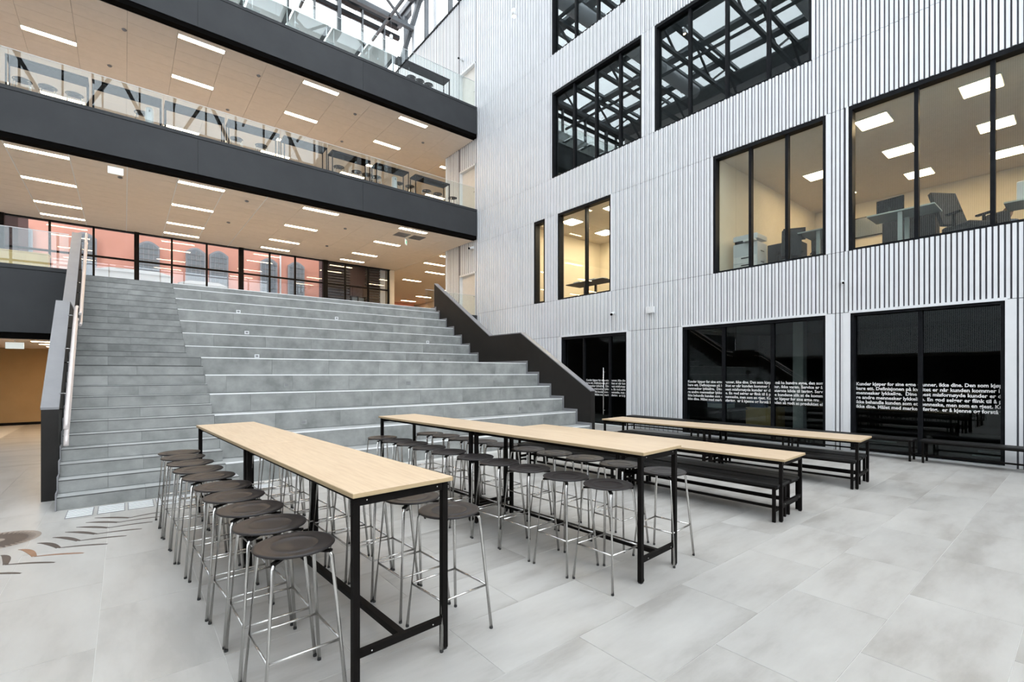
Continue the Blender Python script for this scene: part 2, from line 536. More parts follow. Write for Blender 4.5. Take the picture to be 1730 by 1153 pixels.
window(-2.4, 3.53, 13.90, 17.15, [.1, 1.2, 2.4], M['glwin'], 'top row window at the upper right corner with a desk inside')
# grey metal surrounds of the ground floor openings
mb = MB()
for y0, y1 in ROWS[0][2]:
    mb.box(XW-.012, XW+.05, y0-.03, y1+.03, 3.105, 3.16)
    mb.box(XW-.006, XW+.2, y0-.03, y0, 0, 3.105).box(XW-.006, XW+.2, y1, y1+.03, 0, 3.105)
    mb.box(XW-.0, XW+.2, y0, y1, 0, .035)
struct(mb.obj('trim_1', M['slat']), 'light grey metal surround of the ground floor windows', 'trim')

# lettering on the ground floor glass
LINES = ['Kunder kjøper for sine egne grunner, ikke dine. Den som kjøper må ha hundre øyne, den som selger',
         'bare ett. Definisjonen på kvalitet er når kunden kommer i retur, ikke varen. Service er å gjøre',
         'mennesker lykkelige.  Dine mest misfornøyde kunder er din største kilde til læring. Service, å gjø',
         're andre mennesker lykkelige. En god selger er flink til å pleie kundene slik at de kommer til',
         'ikke behandle kunden som et menneske, men som en gjest. Kunder kjøper for sine egne gru',
         'ikke dine. Målet med markedsføring.  er å kjenne og forstå kunden så godt at produktet eller']
def text_mesh(s, size, xs):
    cu = bpy.data.curves.new('lettering', 'FONT')
    cu.body = s
    cu.size = size
    cu.offset = size*.030
    cu.resolution_u = 2
    ob = bpy.data.objects.new('tmp', cu)
    C.objects.link(ob)
    dg = bpy.context.evaluated_depsgraph_get()
    me = bpy.data.meshes.new_from_object(ob.evaluated_get(dg))
    bpy.data.objects.remove(ob)
    return me
def lettering(win, ystart, yend):
    for i, s in enumerate(LINES):
        full = ystart-yend
        n_ = min(len(s), int(full/.0389)+2)
        # widths follow the font: measure the reference part and stretch to the photograph's pitch
        me = text_mesh(s, .098, 1)
        ref = [v.co.x for v in me.vertices]
        wid = max(ref)
        sx = len(s)*.0389/wid
        # keep only the faces lying before the window's edge
        import bmesh
        bm = bmesh.new(); bm.from_mesh(me)
        # clip at the window's edge
        geom = bm.verts[:]+bm.edges[:]+bm.faces[:]
        bmesh.ops.bisect_plane(bm, geom=geom, plane_co=(full/sx, 0, 0), plane_no=(1, 0, 0), clear_outer=True)
        bm.to_mesh(me); bm.free()
        z = 1.487-.1005*i
        for v in me.vertices:
            v.co = Vector((WX-.008, ystart-v.co.x*sx, z+v.co.y))
        me.materials.clear()
        me.materials.append(M['letter'])
        o = link('lettering', me, win)
        o['label'] = 'white line of window lettering'
lettering(WA, 11.48, 9.69)
lettering(WB, 7.53, 4.03)
lettering(WC, 3.40, 1.12)
# handle of the glass door
MB().tube([(XW-.02, 10.55, .35), (XW-.02, 10.55, 1.95)], .018, 10).tube([(XW-.02, 10.55, .5), (WX, 10.55, .5)], .01, 6).tube([(XW-.02, 10.55, 1.8), (WX, 10.55, 1.8)], .01, 6).obj('door_pull', M['chrome'], WA)

# ------------------------------------------------------------------ rooms behind the right wall
def room(name, y0, y1, z0, z1, x1, wm, fm, cm, lab, xs=XW+.35):
    t = .08
    struct(MB().box(x1, x1+t, y0, y1, z0, z1).obj('wall_back_'+name, wm), 'back wall of the '+lab, 'wall')
    struct(MB().box(xs, x1, y0-t, y0, z0, z1).obj('wall_right_'+name, wm), 'right side wall of the '+lab, 'wall')
    struct(MB().box(xs, x1, y1, y1+t, z0, z1).obj('wall_left_'+name, wm), 'left side wall of the '+lab, 'wall')
    struct(MB().box(xs, x1, y0, y1, z0-t, z0).obj('floor', fm), 'floor of the '+lab, 'floor')
    struct(MB().box(xs, x1, y0, y1, z1, z1+t).obj('ceiling', cm), 'ceiling of the '+lab, 'ceiling')
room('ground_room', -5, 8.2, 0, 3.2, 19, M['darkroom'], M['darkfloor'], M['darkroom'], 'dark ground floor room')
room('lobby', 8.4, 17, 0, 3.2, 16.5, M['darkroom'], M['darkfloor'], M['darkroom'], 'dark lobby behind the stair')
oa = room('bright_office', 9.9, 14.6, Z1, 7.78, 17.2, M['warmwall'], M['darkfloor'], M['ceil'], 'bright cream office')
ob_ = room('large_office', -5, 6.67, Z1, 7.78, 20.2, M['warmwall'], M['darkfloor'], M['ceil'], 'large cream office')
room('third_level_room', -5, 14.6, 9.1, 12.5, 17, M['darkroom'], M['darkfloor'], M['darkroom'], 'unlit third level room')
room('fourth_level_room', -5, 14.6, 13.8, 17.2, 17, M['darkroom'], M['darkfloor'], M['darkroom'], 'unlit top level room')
# corridors behind the openings beside the galleries
for nm, z0, z1, lab in (('lower_corridor', Z1, 7.95, 'cream corridor beyond the lowest gallery'), ('middle_corridor', Z2, 12.65, 'cream corridor beyond the middle gallery')):
    struct(MB().box(20.5, 20.6, 20.8, 41, z0, z1).obj('wall_back_'+nm, M['warmwall']), 'outer wall of the '+lab, 'wall')
    struct(MB().box(XW+.35, 20.5, 20.72, 20.8, z0, z1).obj('wall_right_'+nm, M['warmwall']), 'near end wall of the '+lab, 'wall')
    struct(MB().box(12.55, 20.5, 41, 41.1, z0, z1).obj('wall_left_'+nm, M['warmwall']), 'far end wall of the '+lab, 'wall')
    struct(MB().box(12.3, 12.6, YC+.05, 41, z0, z1).obj('wall_front_'+nm, M['warmwall']), 'long side wall of the '+lab, 'wall')
    struct(MB().box(12.3, 20.6, 20.8, 41, z0-.1, z0).obj('floor', M['floor']), 'floor of the '+lab, 'floor')
    struct(MB().box(XW+.0, 20.6, 20.8, 41, z1-.012, z1+.1).obj('ceiling', M['ceil']), 'ceiling of the '+lab, 'ceiling')
# dark glazed door at the far end of the lower corridor, with a lit exit sign
mb = MB().box(15.2, 20.4, 40.9, 40.98, Z1, 6.45)
struct(mb.obj('door_4', M['blackframe']), 'dark doorway at the far end of the lowest corridor', 'door')

# ------------------------------------------------------------------ left, back and far walls
wl = MB()
wl.box(XL-.3, XL-.045, -6, 16.6, 2.9, ROOF)
wall_left = struct(wl.obj('wall_left', M['slatback']), 'slatted wall opposite the windows, out of the picture at left', 'wall')
def slats_l(y0, y1, z0, z1):
    mb = MB()
    for i in range(int((y1-y0)/P)):
        y = y0+i*P
        mb.box(XL-.045, XL, y, y+.051, z0+.006, z1-.006)
    return mb
for z0, z1 in ((2.9, 4.5), (4.5, 7.77), (7.77, 9.2), (9.2, 12.46), (12.46, 13.9), (13.9, 18), (18, ROOF)):
    o = slats_l(-6, 16.6, z0, z1).obj('slat_panel', M['slat'], wall_left); o['kind'] = 'stuff'
mb = MB().box(XL-7, XL-6.9, -6, 23.1, 0, 2.9)
mb.box(XL-7, XL, -6.1, -6, 0, 2.9).box(XL-7, XL, 23, 23.1, 0, 2.9)
struct(mb.obj('wall_undercroft', M['darkroom']), 'dark wall of the low passage at left', 'wall')
mb = MB().box(XL-7, XL, -6, 23.1, -.2, -.01)
struct(mb.obj('floor', M['darkfloor']), 'dark floor of the low passage out of the picture', 'floor')
mb = MB().box(XL-7, XL-.05, -6, 23.1, 2.9, 3.05)
struct(mb.obj('ceiling', M['ceil']), 'low ceiling out of the picture at left', 'ceiling')
wb = struct(MB().box(XL-.3, XW+.35, -6.3, -6, 0, 4.6).box(XL-.3, XW+.35, -6.3, -6, 22.5, ROOF).obj('wall_back', M['plaster']), 'white wall with a large glazed front behind the camera', 'wall')
for i in range(12):
    x = XL+(XW-XL)*i/11
    MB().box(x-.05, x+.05, -6.25, -6, 4.6, 22.5).obj('mullion', M['steel'], wb)
    if i < 11:
        MB().box(x+.05, x+(XW-XL)/11-.05, -6.12, -6.11, 4.6, 22.5).obj('pane', M['glroof'], wb)
        for z in (8.3, 12.0, 15.7, 19.6):
            MB().box(x+.05, x+(XW-XL)/11-.05, -6.2, -6.02, z-.05, z+.05).obj('transom', M['steel'], wb)
for i in range(4):
    x = XL+1+i*5.2
    MB().bar((x, -5.8, 17.5), (x+2.4, -5.8, 22.4), .2, .2).bar((x+2.4, -5.8, 22.4), (x+4.8, -5.8, 17.5), .2, .2).obj('brace', M['steel'], wb)
# passage below the lowest gallery at left
wp = struct(MB().box(XL, -.4, 23.1, 23.2, 0, 2.62).obj('wall_passage', M['brownwall']), 'ochre wall at the end of the passage under the gallery', 'wall')
struct(MB().box(XL, -.4, 23.06, 23.1, 0, .09).obj('baseboard_passage', M['black']), 'dark skirting of the ochre wall', 'baseboard')
struct(MB().box(-.45, -.35, 16.6, 23.1, 0, 2.62).obj('wall_stair_side', M['brownwall']), 'ochre side wall below the stair', 'wall')
struct(MB().box(XL, -.35, 16.66, 23.2, 2.61, 2.7).obj('ceiling', M['ceil']), 'low ceiling of the passage under the lowest gallery', 'ceiling')

# ------------------------------------------------------------------ galleries: slabs, ceilings with panels, fascias
def gallery(level, y0, zb, zt, x0, x1, lab, fx0=None):
    s = struct(MB().box(x0, x1, y0+.12, YC, zb+.12, zt).obj('floor', M['floor']), 'floor slab of the '+lab, 'floor')
    c = struct(MB().box(x0, x1, y0+.3, YC+.02, zb+.03, zb+.1).obj('ceiling', M['ceilgap']), 'cream panel ceiling below the '+lab, 'ceiling')
    return s, c
g2f, g2c = gallery(2, YB, 7.95, Z2, XL, XW+.04, 'middle gallery')
g3f, g3c = gallery(3, YB, 12.65, Z3, XL, XW+.04, 'top gallery')
PWX = 1.29
def panels(parent, zb, lamps_y):
    meshes = {}
    ys = [YB+.30]
    while ys[-1] < YC-.3: ys.append(ys[-1]+.6)
    ys[-1] = YC
    xs = [-5.0+.0]
    x = -2.52-2*PWX
    xs = [x+PWX*i for i in range(0, 13)]
    # columns: -2.52,-1.22 (lamp), 0.06, 1.35(lamp), 2.62 ...
    cols = [-9.0, -7.6, -6.36, -5.08, -3.80, -2.52, -1.22, .07, 1.33, 2.62, 3.90, 5.14, 6.47, 7.75, 9.02, 10.38, 11.5, XW]
    for i in range(len(cols)-1):
        for j in range(len(ys)-1):
            a, b = max(cols[i], XL)+.004, cols[i+1]-.004
            key = (round(b-a, 3), round(ys[j+1]-ys[j], 3))
            if key not in meshes:
                wx, wy = key[0]/2, (ys[j+1]-ys[j])/2-.0025
                meshes[key] = MB().box(-wx, wx, -wy, wy, 0, .02).mesh('ceiling_panel', M['ceil'])
            link('ceiling_panel', meshes[key], parent, ((a+b)/2, (ys[j]+ys[j+1])/2, zb))
panels(g2c, 7.95, None)
for x in (-3.80, -2.52, -1.22, .07, 1.33, 2.62, 3.90):
    MB().box(x-.014, x+.014, YB+.3, YC, 7.943, 7.951).obj('seam_strip', M['white'], g2c)
panels(g3c, 12.65, None)
def fascia(y, x0, x1, z0, z1, num, lab):
    # sheet panels with a black reveal strip under them and a slim cap
    o = struct(MB().box(x0, x1, y+.03, y+.32, z0, z1-.02).obj('trim_%d' % num, M['void']), lab, 'trim')
    n_ = max(1, round((x1-x0)/6.0))
    for i in range(n_):
        a = x0+(x1-x0)*i/n_; b = x0+(x1-x0)*(i+1)/n_
        MB().box(a+.003, b-.003, y, y+.03, z0+.15, z1-.09).obj('fascia_panel', M['fascia'], o)
    MB().box(x0, x1, y-.012, y+.14, z1-.08, z1+.02).obj('cap_strip', M['fascia'], o)
    return o
fascia(YB, XL, XW-.01, 7.95, 9.31, 2, 'dark grey fascia of the middle gallery')
fascia(YB, XL, XW-.01, 12.65, 14.04, 3, 'dark grey fascia of the top gallery')
# rounded end of the middle gallery's top edge stays with its cap
fascia(16.6, XL, -.98, 2.61, 4.40, 4, 'black fascia of the lowest gallery left of the stair')
fascia(YB, 9.96, XW-.01, 2.61, 4.42, 5, 'black fascia between the stair and the slatted wall')
struct(MB().box(XL, 9.75, 16.75, YC, Z1-.3, Z1-.02).box(9.75, XW, 18.1, YC, Z1-.3, Z1-.02).obj('floor', M['floor']), 'pale tiled floor of the lowest gallery', 'floor')

# glass balustrades
def balustrade(name, y, x0, x1, z0, z1, step, lab, y1=None):
    r = empty(name, (x0, y, z0))
    tag(r, lab, 'glass balustrade')
    n_ = max(1, round((x1-x0)/step))
    for i in range(n_):
        a = (x1-x0)*i/n_; b = (x1-x0)*(i+1)/n_
        MB().box(a+.006, b-.006, -.008, .008, -.1, z1-z0-.012).obj('glass_panel', M['gl'], r)
    MB().box(0, x1-x0, -.010, .010, z1-z0-.012, z1-z0).obj('top_edge', M['white'] if y < 30 else M['gl'], r)
    return r
balustrade('glass_balustrade', YB+.06, XL, XW-.1, 9.33, 10.345, 1.6, 'long glass balustrade of the middle gallery with stools behind it')
balustrade('glass_balustrade', YB+.06, XL, XW-.1, 14.06, 15.24, 1.6, 'glass balustrade of the top gallery below the roof lights')
balustrade('glass_balustrade', 16.66, XL, -1.1, 4.42, 5.33, 1.3, 'short glass balustrade left of the stair')
balustrade('glass_balustrade', YB+.06, 9.98, XW-.05, 4.44, 5.36, 1.3, 'short glass balustrade between the stair parapet and the slatted wall')

# ------------------------------------------------------------------ far curtain wall
cw = struct(MB().box(XL-.2, 12.3, YC, YC+.2, Z1-.1, Z1+.06).box(XL-.2, 12.3, YC, YC+.2, 7.9, 9.3).box(XL-.2, 12.3, YC, YC+.2, 12.6, 14.0).box(XL-.2, XW+.3, YC, YC+.25, 22.0, 22.22).box(XL-.2, XW+.3, YC-.05, YC+.3, 22.65, ROOF).obj('window_20', M['blackframe']),
            'glazed far wall with black mullions looking out to a salmon building', 'window')
xs = [-8.95, -7.6, -6.3, -5.0, -3.68, -2.33, -1.0, .42, 1.68, 3.03, 4.46, 5.75, 6.97, 8.50, 9.62, 10.96, 12.2]
thick = {-3.68: .2, .42: .17, 4.46: .2, 8.50: .24}
for x in xs:
    wd = thick.get(x, .07)
    MB().box(x-wd/2, x+wd/2, YC-(.12 if x in thick else .04), YC+.1, Z1, 7.94).obj('mullion', M['black'], cw)
for a, b in zip(xs[:-1], xs[1:]):
    MB().box(a, b, YC-.01, YC+.05, 6.66, 6.74).obj('transom', M['black'], cw)
    MB().box(a+.03, b-.03, YC+.02, YC+.03, Z1+.05, 7.92).obj('pane', M['glcurtain'], cw)
ux = [-8.0+1.33*i for i in range(16)]
for i, x in enumerate(ux):
    wd = .2 if i % 3 == 1 else .08
    MB().box(x-wd/2, x+wd/2, YC-.04, YC+.2, 14.0, 22.7).obj('mullion', M['steel'], cw)
for a, b in zip(ux[:-1], ux[1:]):
    for z0, z1 in ((9.3, 12.6), (14.0, 18.0), (18.05, 22.0), (22.22, 22.66)):
        MB().box(a+.03, b-.03, YC+.08, YC+.09, z0, z1).obj('pane', M['glcurtain'], cw)
    MB().box(a, b, YC, YC+.1, 17.98, 18.07).obj('transom', M['steel'], cw)
# side of the top storey towards the left
struct(MB().box(XL-.3, XL-.1, 16.6, YC, Z1, ROOF).obj('wall_gallery_end', M['plaster']), 'plain end wall of the galleries at left', 'wall')

# clerestory over the right wall
cl = struct(MB().box(XW+.1, XW+.35, -6, YC, 22.62, ROOF).box(XW+.08, XW+.3, -6, YC, WT+.08, WT+.2).obj('window_21', M['steel']), 'clerestory glazing between the slatted wall and the roof', 'window')
y = 24.4
ys = []
while y > -6:
    ys.append(y); y -= 2.45
for y in ys:
    MB().box(XW+.02, XW+.3, y-.16, y+.16, WT, 22.7).obj('post', M['duct'], cl)
    MB().box(XW+.05, XW+.3, y+1.1, y+1.2, WT, 22.7).obj('mullion', M['steel'], cl)
for a, b in zip([YC]+ys[:-1], ys):
    MB().box(XW+.2, XW+.21, b+.16, a-.05, WT+.1, 22.65).obj('pane', M['glroof'], cl)
mb = MB().bar((XW-.05, 25.9, 19.9), (XW-.05, 22.9, 22.8), .22, .22).bar((XW-.05, 19.6, 19.9), (XW-.05, 16.6, 22.8), .22, .22)
mb.obj('brace', M['steel'], cl)

# ------------------------------------------------------------------ glass roof
rf = struct(MB().box(XL-.3, XW+.35, -6.3, -5.9, ROOF, ROOF+.3).box(XL-.3, XW+.35, YC-.1, YC+.3, ROOF, ROOF+.3).box(XL-.3, XL+.1, -6, YC, ROOF, ROOF+.3).box(XW, XW+.35, -6, YC, ROOF, ROOF+.3).obj('ceiling', M['steel']),
            'glazed roof over the atrium on dark steel trusses', 'ceiling')
# opaque deck strips along Y alternating with glass
x = XL
strip = 0
ybeams = [24.3, 20.2, 16.1, 12.0, 7.9, 3.8, -.3, -4.4]
gx = []
while x < XW-.4:
    MB().box(x, x+.6, -6, YC, ROOF+.02, ROOF+.22).obj('deck_strip', M['roofgrey'], rf)
    gx.append((x+.6, min(x+2.7, XW)))
    x += 2.7
for a, b in gx:
    yy = YC
    while yy > -6:
        y2 = max(yy-2.7, -6)
        MB().box(a, b, y2+.05, yy-.05, ROOF+.12, ROOF+.14).obj('roof_pane', M['glroof'], rf)
        MB().box(a, b, y2-.09, y2+.09, ROOF+.02, ROOF+.2).obj('glazing_bar', M['roofgrey'], rf)
        yy = y2
# opaque part of the roof toward the left wall
MB().box(XL, XL+1.6, -6, YC, ROOF-.2, ROOF-.1).obj('solid_roof_panel', M['roofgrey'], rf)
for y in ybeams:
    t = MB()
    zt, zb = ROOF-.1, ROOF-1.75
    t.box(XL, XW, y-.11, y+.11, zt-.12, zt+.1)
    t.box(XL, XW, y-.11, y+.11, zb-.1, zb+.1)
    xx = XL+.2; up = True
    while xx < XW-2.1:
        t.bar((xx, y, zb if up else zt), (xx+2.1, y, zt if up else zb), .11, .11, up=(0, 1, 0))
        xx += 2.1; up = not up
    t.obj('truss', M['steel'], rf)
mb = MB()
for x in (-1.6, 2.8, 7.2, 11.2):
    mb.box(x-.06, x+.06, -6, YC, ROOF-1.85, ROOF-1.7)
mb.obj('tie_beam', M['steel'], rf)
# ventilation ducts below the roof
for y, lab in ((18.2, 'round metal duct under the roof nearest the galleries'), (9.9, 'round metal duct under the middle of the roof'), (5.8, 'round metal duct under the roof seen in the large window'), (1.6, 'round metal duct under the near end of the roof')):
    d = MB().tube([(XL+2.8, y, ROOF-1.0), (XW-1.2, y, ROOF-1.0)], .42, 20).obj('ventilation_duct', M['duct'])
    tag(d, lab, 'duct', 'round roof ducts')
    for i in range(6):
        xx = XL+4+i*2.9
        c_ = MB().tube([(xx, y, ROOF-1.0), (xx+.05, y, ROOF-1.0)], .45, 20).obj('clamp_ring', M['duct'], d)
        MB().bar((xx, y, ROOF-.56), (xx, y, ROOF+.02), .02).obj('hanger', M['steel'], c_)

# ------------------------------------------------------------------ outside
struct(MB().box(-40, 50, YC+.3, 90, Z1-.5, Z1-.25).obj('floor', M['paving']), 'paved street outside the far glazing', 'floor')
YO = 38.0
bb = empty('salmon_building', (0, YO, Z1-.25)); tag(bb, 'salmon rendered old building with arched windows across the street', 'building')
def arch(cx, w_, z0, z1, n_=8):
    pts = [(cx-w_/2, z0), (cx+w_/2, z0)]
    r = w_/2; rise = .28*w_
    for i in range(n_+1):
        t = i/n_
        pts.append((cx+w_/2-w_*t, z1-rise+rise*math.sin(PI*t)))
    return pts
MB().box(-14, 20, .3, 8, 0, 12).obj('wall', M['salmon'], bb)
MB().box(-14, 20, .05, .4, 0, .5).obj('plinth', M['salmon'], bb)
oz = Z1-.25
wins = [(-1.85, 1.0), (1.2, 1.03), (3.72, 1.0), (5.06, 1.0), (8.2, 1.0), (10.08, 1.05), (-4.6, 1.0), (-7.6, 1.0)]
for cx, w_ in wins:
    f = MB().prism(arch(cx, w_+.12, 7.55-oz, 10.2-oz), .12, .3, 'y').obj('arched_window', M['winframe'], bb)
    f['label'] = 'grey arched window'
    MB().prism(arch(cx, w_-.08, 7.65-oz, 10.08-oz), .08, .14, 'y').obj('pane', M['winpane'], f)
    g = MB()
    for i in (1, 2, 3):
        g.box(cx-w_/2+w_*i/4-.015, cx-w_/2+w_*i/4+.015, .05, .1, 7.65-oz, 9.95-oz)
    for i in range(1, 7):
        z = 7.65-oz+2.4*i/7
        g.box(cx-w_/2+.05, cx+w_/2-.05, .05, .1, z-.012, z+.012)
    g.obj('glazing_bars', M['winframe'], f)
    MB().box(cx-w_/2-.12, cx+w_/2+.12, -.02, .2, 7.42-oz, 7.55-oz).obj('sill', M['white'], f)
MB().tube([(8.98, .2, 0), (8.98, .2, 12)], .06, 8).obj('downpipe', M['white'], bb)
db = empty('dark_slatted_building', (0, 27.0, Z1-.25)); tag(db, 'dark annex with horizontal slats and a glazed door right outside', 'building')
MB().box(8.8, 12.25, .25, 1.6, 0, 9).obj('wall', M['darkmaroon'], db)
mb = MB()
for i in range(56):
    z = .1+i*.155
    mb.box(8.75, 10.05, 0, .2, z, z+.07)
    mb.box(11.0, 11.85, 0, .2, z, z+.07)
o = mb.obj('slats', M['darkslat'], db); o['kind'] = 'stuff'
MB().box(11.88, 12.2, .05, .2, 0, 9).obj('light_strip', M['slat'], db)
MB().box(10.0, 11.1, -.15, .22, 2.15, 2.75).obj('canopy', M['darkmaroon'], db)
MB().box(10.15, 10.9, .1, .24, 0, 2.1).obj('glazed_door', M['winpane'], db)
MB().box(10.1, 10.16, .02, .24, 0, 2.15).box(10.5, 10.55, .02, .24, 0, 2.15).box(10.9, 10.96, .02, .24, 0, 2.15).obj('door_frame', M['black'], db)
d2 = MB().box(-6, -3.75, 0, 3, 0, 9).obj('maroon_annex', M['darkmaroon']); d2.location = (0, 31, Z1-.25); tag(d2, 'dark maroon facade outside at the far left', 'building')
for i, (a, b, h_) in enumerate(((-1.35, 2.3, 3.75), (2.6, 5.2, 3.45), (6.9, 7.6, 3.2))):
    t = empty('market_tent', ((a+b)/2, 36, Z1-.25))
    w2 = (b-a)/2
    MB().box(-w2, w2, -.6, .6, 2.2, h_-.2).prism([(-w2-.05, h_-.2), (w2+.05, h_-.2), (w2*.6, h_), (-w2*.6, h_)], -.65, .65, 'y').obj('canopy', M['white'], t)
    for sx in (-w2, w2):
        for sy in (-.6, .6):
            MB().tube([(sx, sy, 0), (sx, sy, 2.2)], .03, 6).obj('leg', M['white'], t)
    tag(t, ['wide white canopy outside behind the left mullions', 'second white canopy outside, right of the thick mullion', 'narrow white canopy outside below the arched windows at right'][i], 'canopy', 'white canopies in the street')

# ================================================================== STAIR
rr = .17285
def yn(k):
    return 8.359+.2564*(k-1)+(2.05 if k >= 13 else 0)
def sh(p):
    return (p[0]-.021*(p[1]-8.4), p[1], p[2])
st = empty('grandstand_stair', (4.5, 8.36, 0))
tag(st, 'wide grey tiled grandstand stair with a narrow flight at left', 'stairs')
def place(p):
    q = sh(p); return (q[0]-4.5, q[1]-8.36, q[2])
XS0, XS1, XS2 = -.67, 1.235, 9.735
def tile_row(step, x0, x1, y, z0, z1, off, tread_y=None):
    xs = [x0]
    x = x0+off
    while x < x1-.25:
        if x > x0+.2: xs.append(x)
        x += 1.2
    xs.append(x1)
    for a, b in zip(xs[:-1], xs[1:]):
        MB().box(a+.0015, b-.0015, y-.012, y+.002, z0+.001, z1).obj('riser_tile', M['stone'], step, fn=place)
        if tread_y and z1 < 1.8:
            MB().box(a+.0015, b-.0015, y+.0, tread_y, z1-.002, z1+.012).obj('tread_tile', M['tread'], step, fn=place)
for k in range(1, 26):
    y0 = yn(k); y1 = yn(k+1) if k < 25 else yn(25)+.35
    z1 = k*rr-.012
    x0 = XS0 if k > 2 else XS0
    s = MB().box(x0, XS1+(.14 if k == 1 else 0), y0, y1+.02, 0 if k < 4 else (k-2)*rr, z1).obj('step', M['stonedark'], st, fn=place)
    tile_row(s, x0, XS1+(.14 if k == 1 else 0), y0, (k-1)*rr, z1-.004, .9 if k % 2 else .5, y1)
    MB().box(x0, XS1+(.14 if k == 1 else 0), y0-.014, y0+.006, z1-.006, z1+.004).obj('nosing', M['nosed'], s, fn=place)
rows = [2*i for i in range(1, 13)]+[25]
for n_, k in enumerate(rows):
    y0 = yn(k)
    kn = rows[n_+1] if n_+1 < len(rows) else None
    y1 = yn(kn) if kn else yn(25)+.35
    kp = rows[n_-1] if n_ else 0
    z1 = k*rr-.012
    s = MB().box(XS1+.001, XS2, y0, y1+.02, max(0, (kp-2))*rr, z1).obj('bench_step', M['stonedark'], st, fn=place)
    tile_row(s, XS1+.001, XS2, y0, kp*rr, z1-.006, .35+.31*((n_*7) % 4), y1)
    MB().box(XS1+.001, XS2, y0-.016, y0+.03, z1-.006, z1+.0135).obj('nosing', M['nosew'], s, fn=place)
# side mass under the stair, right side skirting
poly = [(8.62, 0)]
for k in rows:
    poly += [(yn(k)-.07, (rows[rows.index(k)-1] if rows.index(k) else 0)*rr+.075 if rows.index(k) else 0.0), (yn(k)-.07, k*rr+.075)]
poly = poly[1:]
poly += [(16.9, 25*rr+.075), (16.9, 0)]
MB().prism(poly, XS2-.002, XS2+.012).obj('stepped_skirting', M['cap'], st, fn=place)
MB().prism([(8.36, 0)]+[q for k in range(1, 26) for q in ((yn(k)-.05, (k-1)*rr+.05 if k > 1 else 0), (yn(k)-.05, k*rr+.05))]+[(16.9, 25*rr+.05), (16.9, 0)], XS0-.012, XS0+.002).obj('stepped_skirting', M['cap'], st, fn=place)

# small socket plates on the risers
def raydir(u, v):
    return (F*SA+(u-CX)*CA, F*CA-(u-CX)*SA, HZ-v)
for (u, v) in ((402.7, 526.8), (417, 562.3), (434, 602), (484, 651), (513, 713.5), (722.5, 578.4), (751.6, 609), (836.6, 646.4), (690, 648), (880, 691), (568.6, 538)):
    dx, dy, dz = raydir(u, v)
    for n_, k in enumerate(rows):
        y0 = yn(k)-.014
        t = y0/dy
        z = H+dz*t
        if (rows[n_-1] if n_ else 0)*rr <= z <= k*rr:
            x = dx*t
            o = MB().box(-.055, .055, -.008, 0, -.045, .045).obj('socket_plate', M['white'] if v < 605 else M['stone'], st)
            o.location = (x-4.5, y0-8.36, z)
            m2 = MB().box(-.03, .03, -.012, -.008, -.02, .02).obj('socket_flap', M['cap'], o)
            break

# balustrades
def parapet(name, prof, x0, x1, lab, capm, under):
    p0 = prof[0]
    r = empty(name, (x0, p0[0], 0)); tag(r, lab, 'balustrade')
    def f(p):
        q = sh(p); return (q[0]-x0, q[1]-p0[0], q[2])
    MB().prism(prof, x0, x1).obj('body', M['balu'], r, fn=f)
    top = under
    for a, b in zip(top[:-1], top[1:]):
        n_ = 6
        MB().prism([a, b, (b[0], b[1]+.03), (a[0], a[1]+.03)], x0-.006, x1+.006).obj('cap', capm, r, fn=f)
    return r
lt = [(9.05, 1.255), (11.62, 3.02), (13.02, 3.02), (16.7, 5.38)]
parapet('stair_parapet', [(9.05, .0)]+lt+[(16.7, 2.7), (16.7, 0)], -.865, -.69, 'dark parapet with grey cap along the left edge of the stair', M['cap'], lt)
rt = [(8.60, 1.27), (11.45, 3.02), (13.05, 3.02), (16.65, 5.32)]
parapet('stair_parapet', [(8.60, .0)]+rt+[(16.65, 2.7), (16.65, 0)], 9.752, 9.93, 'black-brown parapet stepping up the right edge of the grandstand', M['cap'], rt)

# double handrail on the left parapet
hr = empty('handrail', (-.6, 9, 0)); tag(hr, 'double steel handrail on brackets along the left stair parapet', 'handrail')
def hf(p):
    q = sh(p); return (q[0]+.6, q[1]-9, q[2])
def rz_(y, off):
    # height above the pitch line
    if y < 11.3: return .1728+(y-8.36)*.674+off
    if y < 12.9: return 2.09+off+.06
    return 2.30+(y-13.2)*.674+off
for off, m_ in ((.80, M['inox']), (.58, M['inox'])):
    MB().tube([(-.59, 8.55, rz_(8.55, off)-.08), (-.59, 8.62, rz_(8.62, off)), (-.59, 11.2, rz_(11.2, off)), (-.59, 11.55, rz_(11.25, off)+.03)], .027, 10).obj('rail', m_, hr, fn=hf)
    MB().tube([(-.59, 12.75, rz_(13.0, off)-.03), (-.59, 13.05, rz_(13.05, off)), (-.59, 16.6, rz_(16.6, off)), (-.59, 16.95, rz_(16.6, off)+.04)], .027, 10).obj('rail', m_, hr, fn=hf)
    for y in (9.2, 10.2, 11.1, 13.3, 14.3, 15.3, 16.3):
        z = rz_(y, off)
        MB().tube([(-.59, y, z-.02), (-.59, y, z-.07), (-.69, y, z-.07)], .009, 6).obj('bracket', M['chrome'], hr, fn=hf)

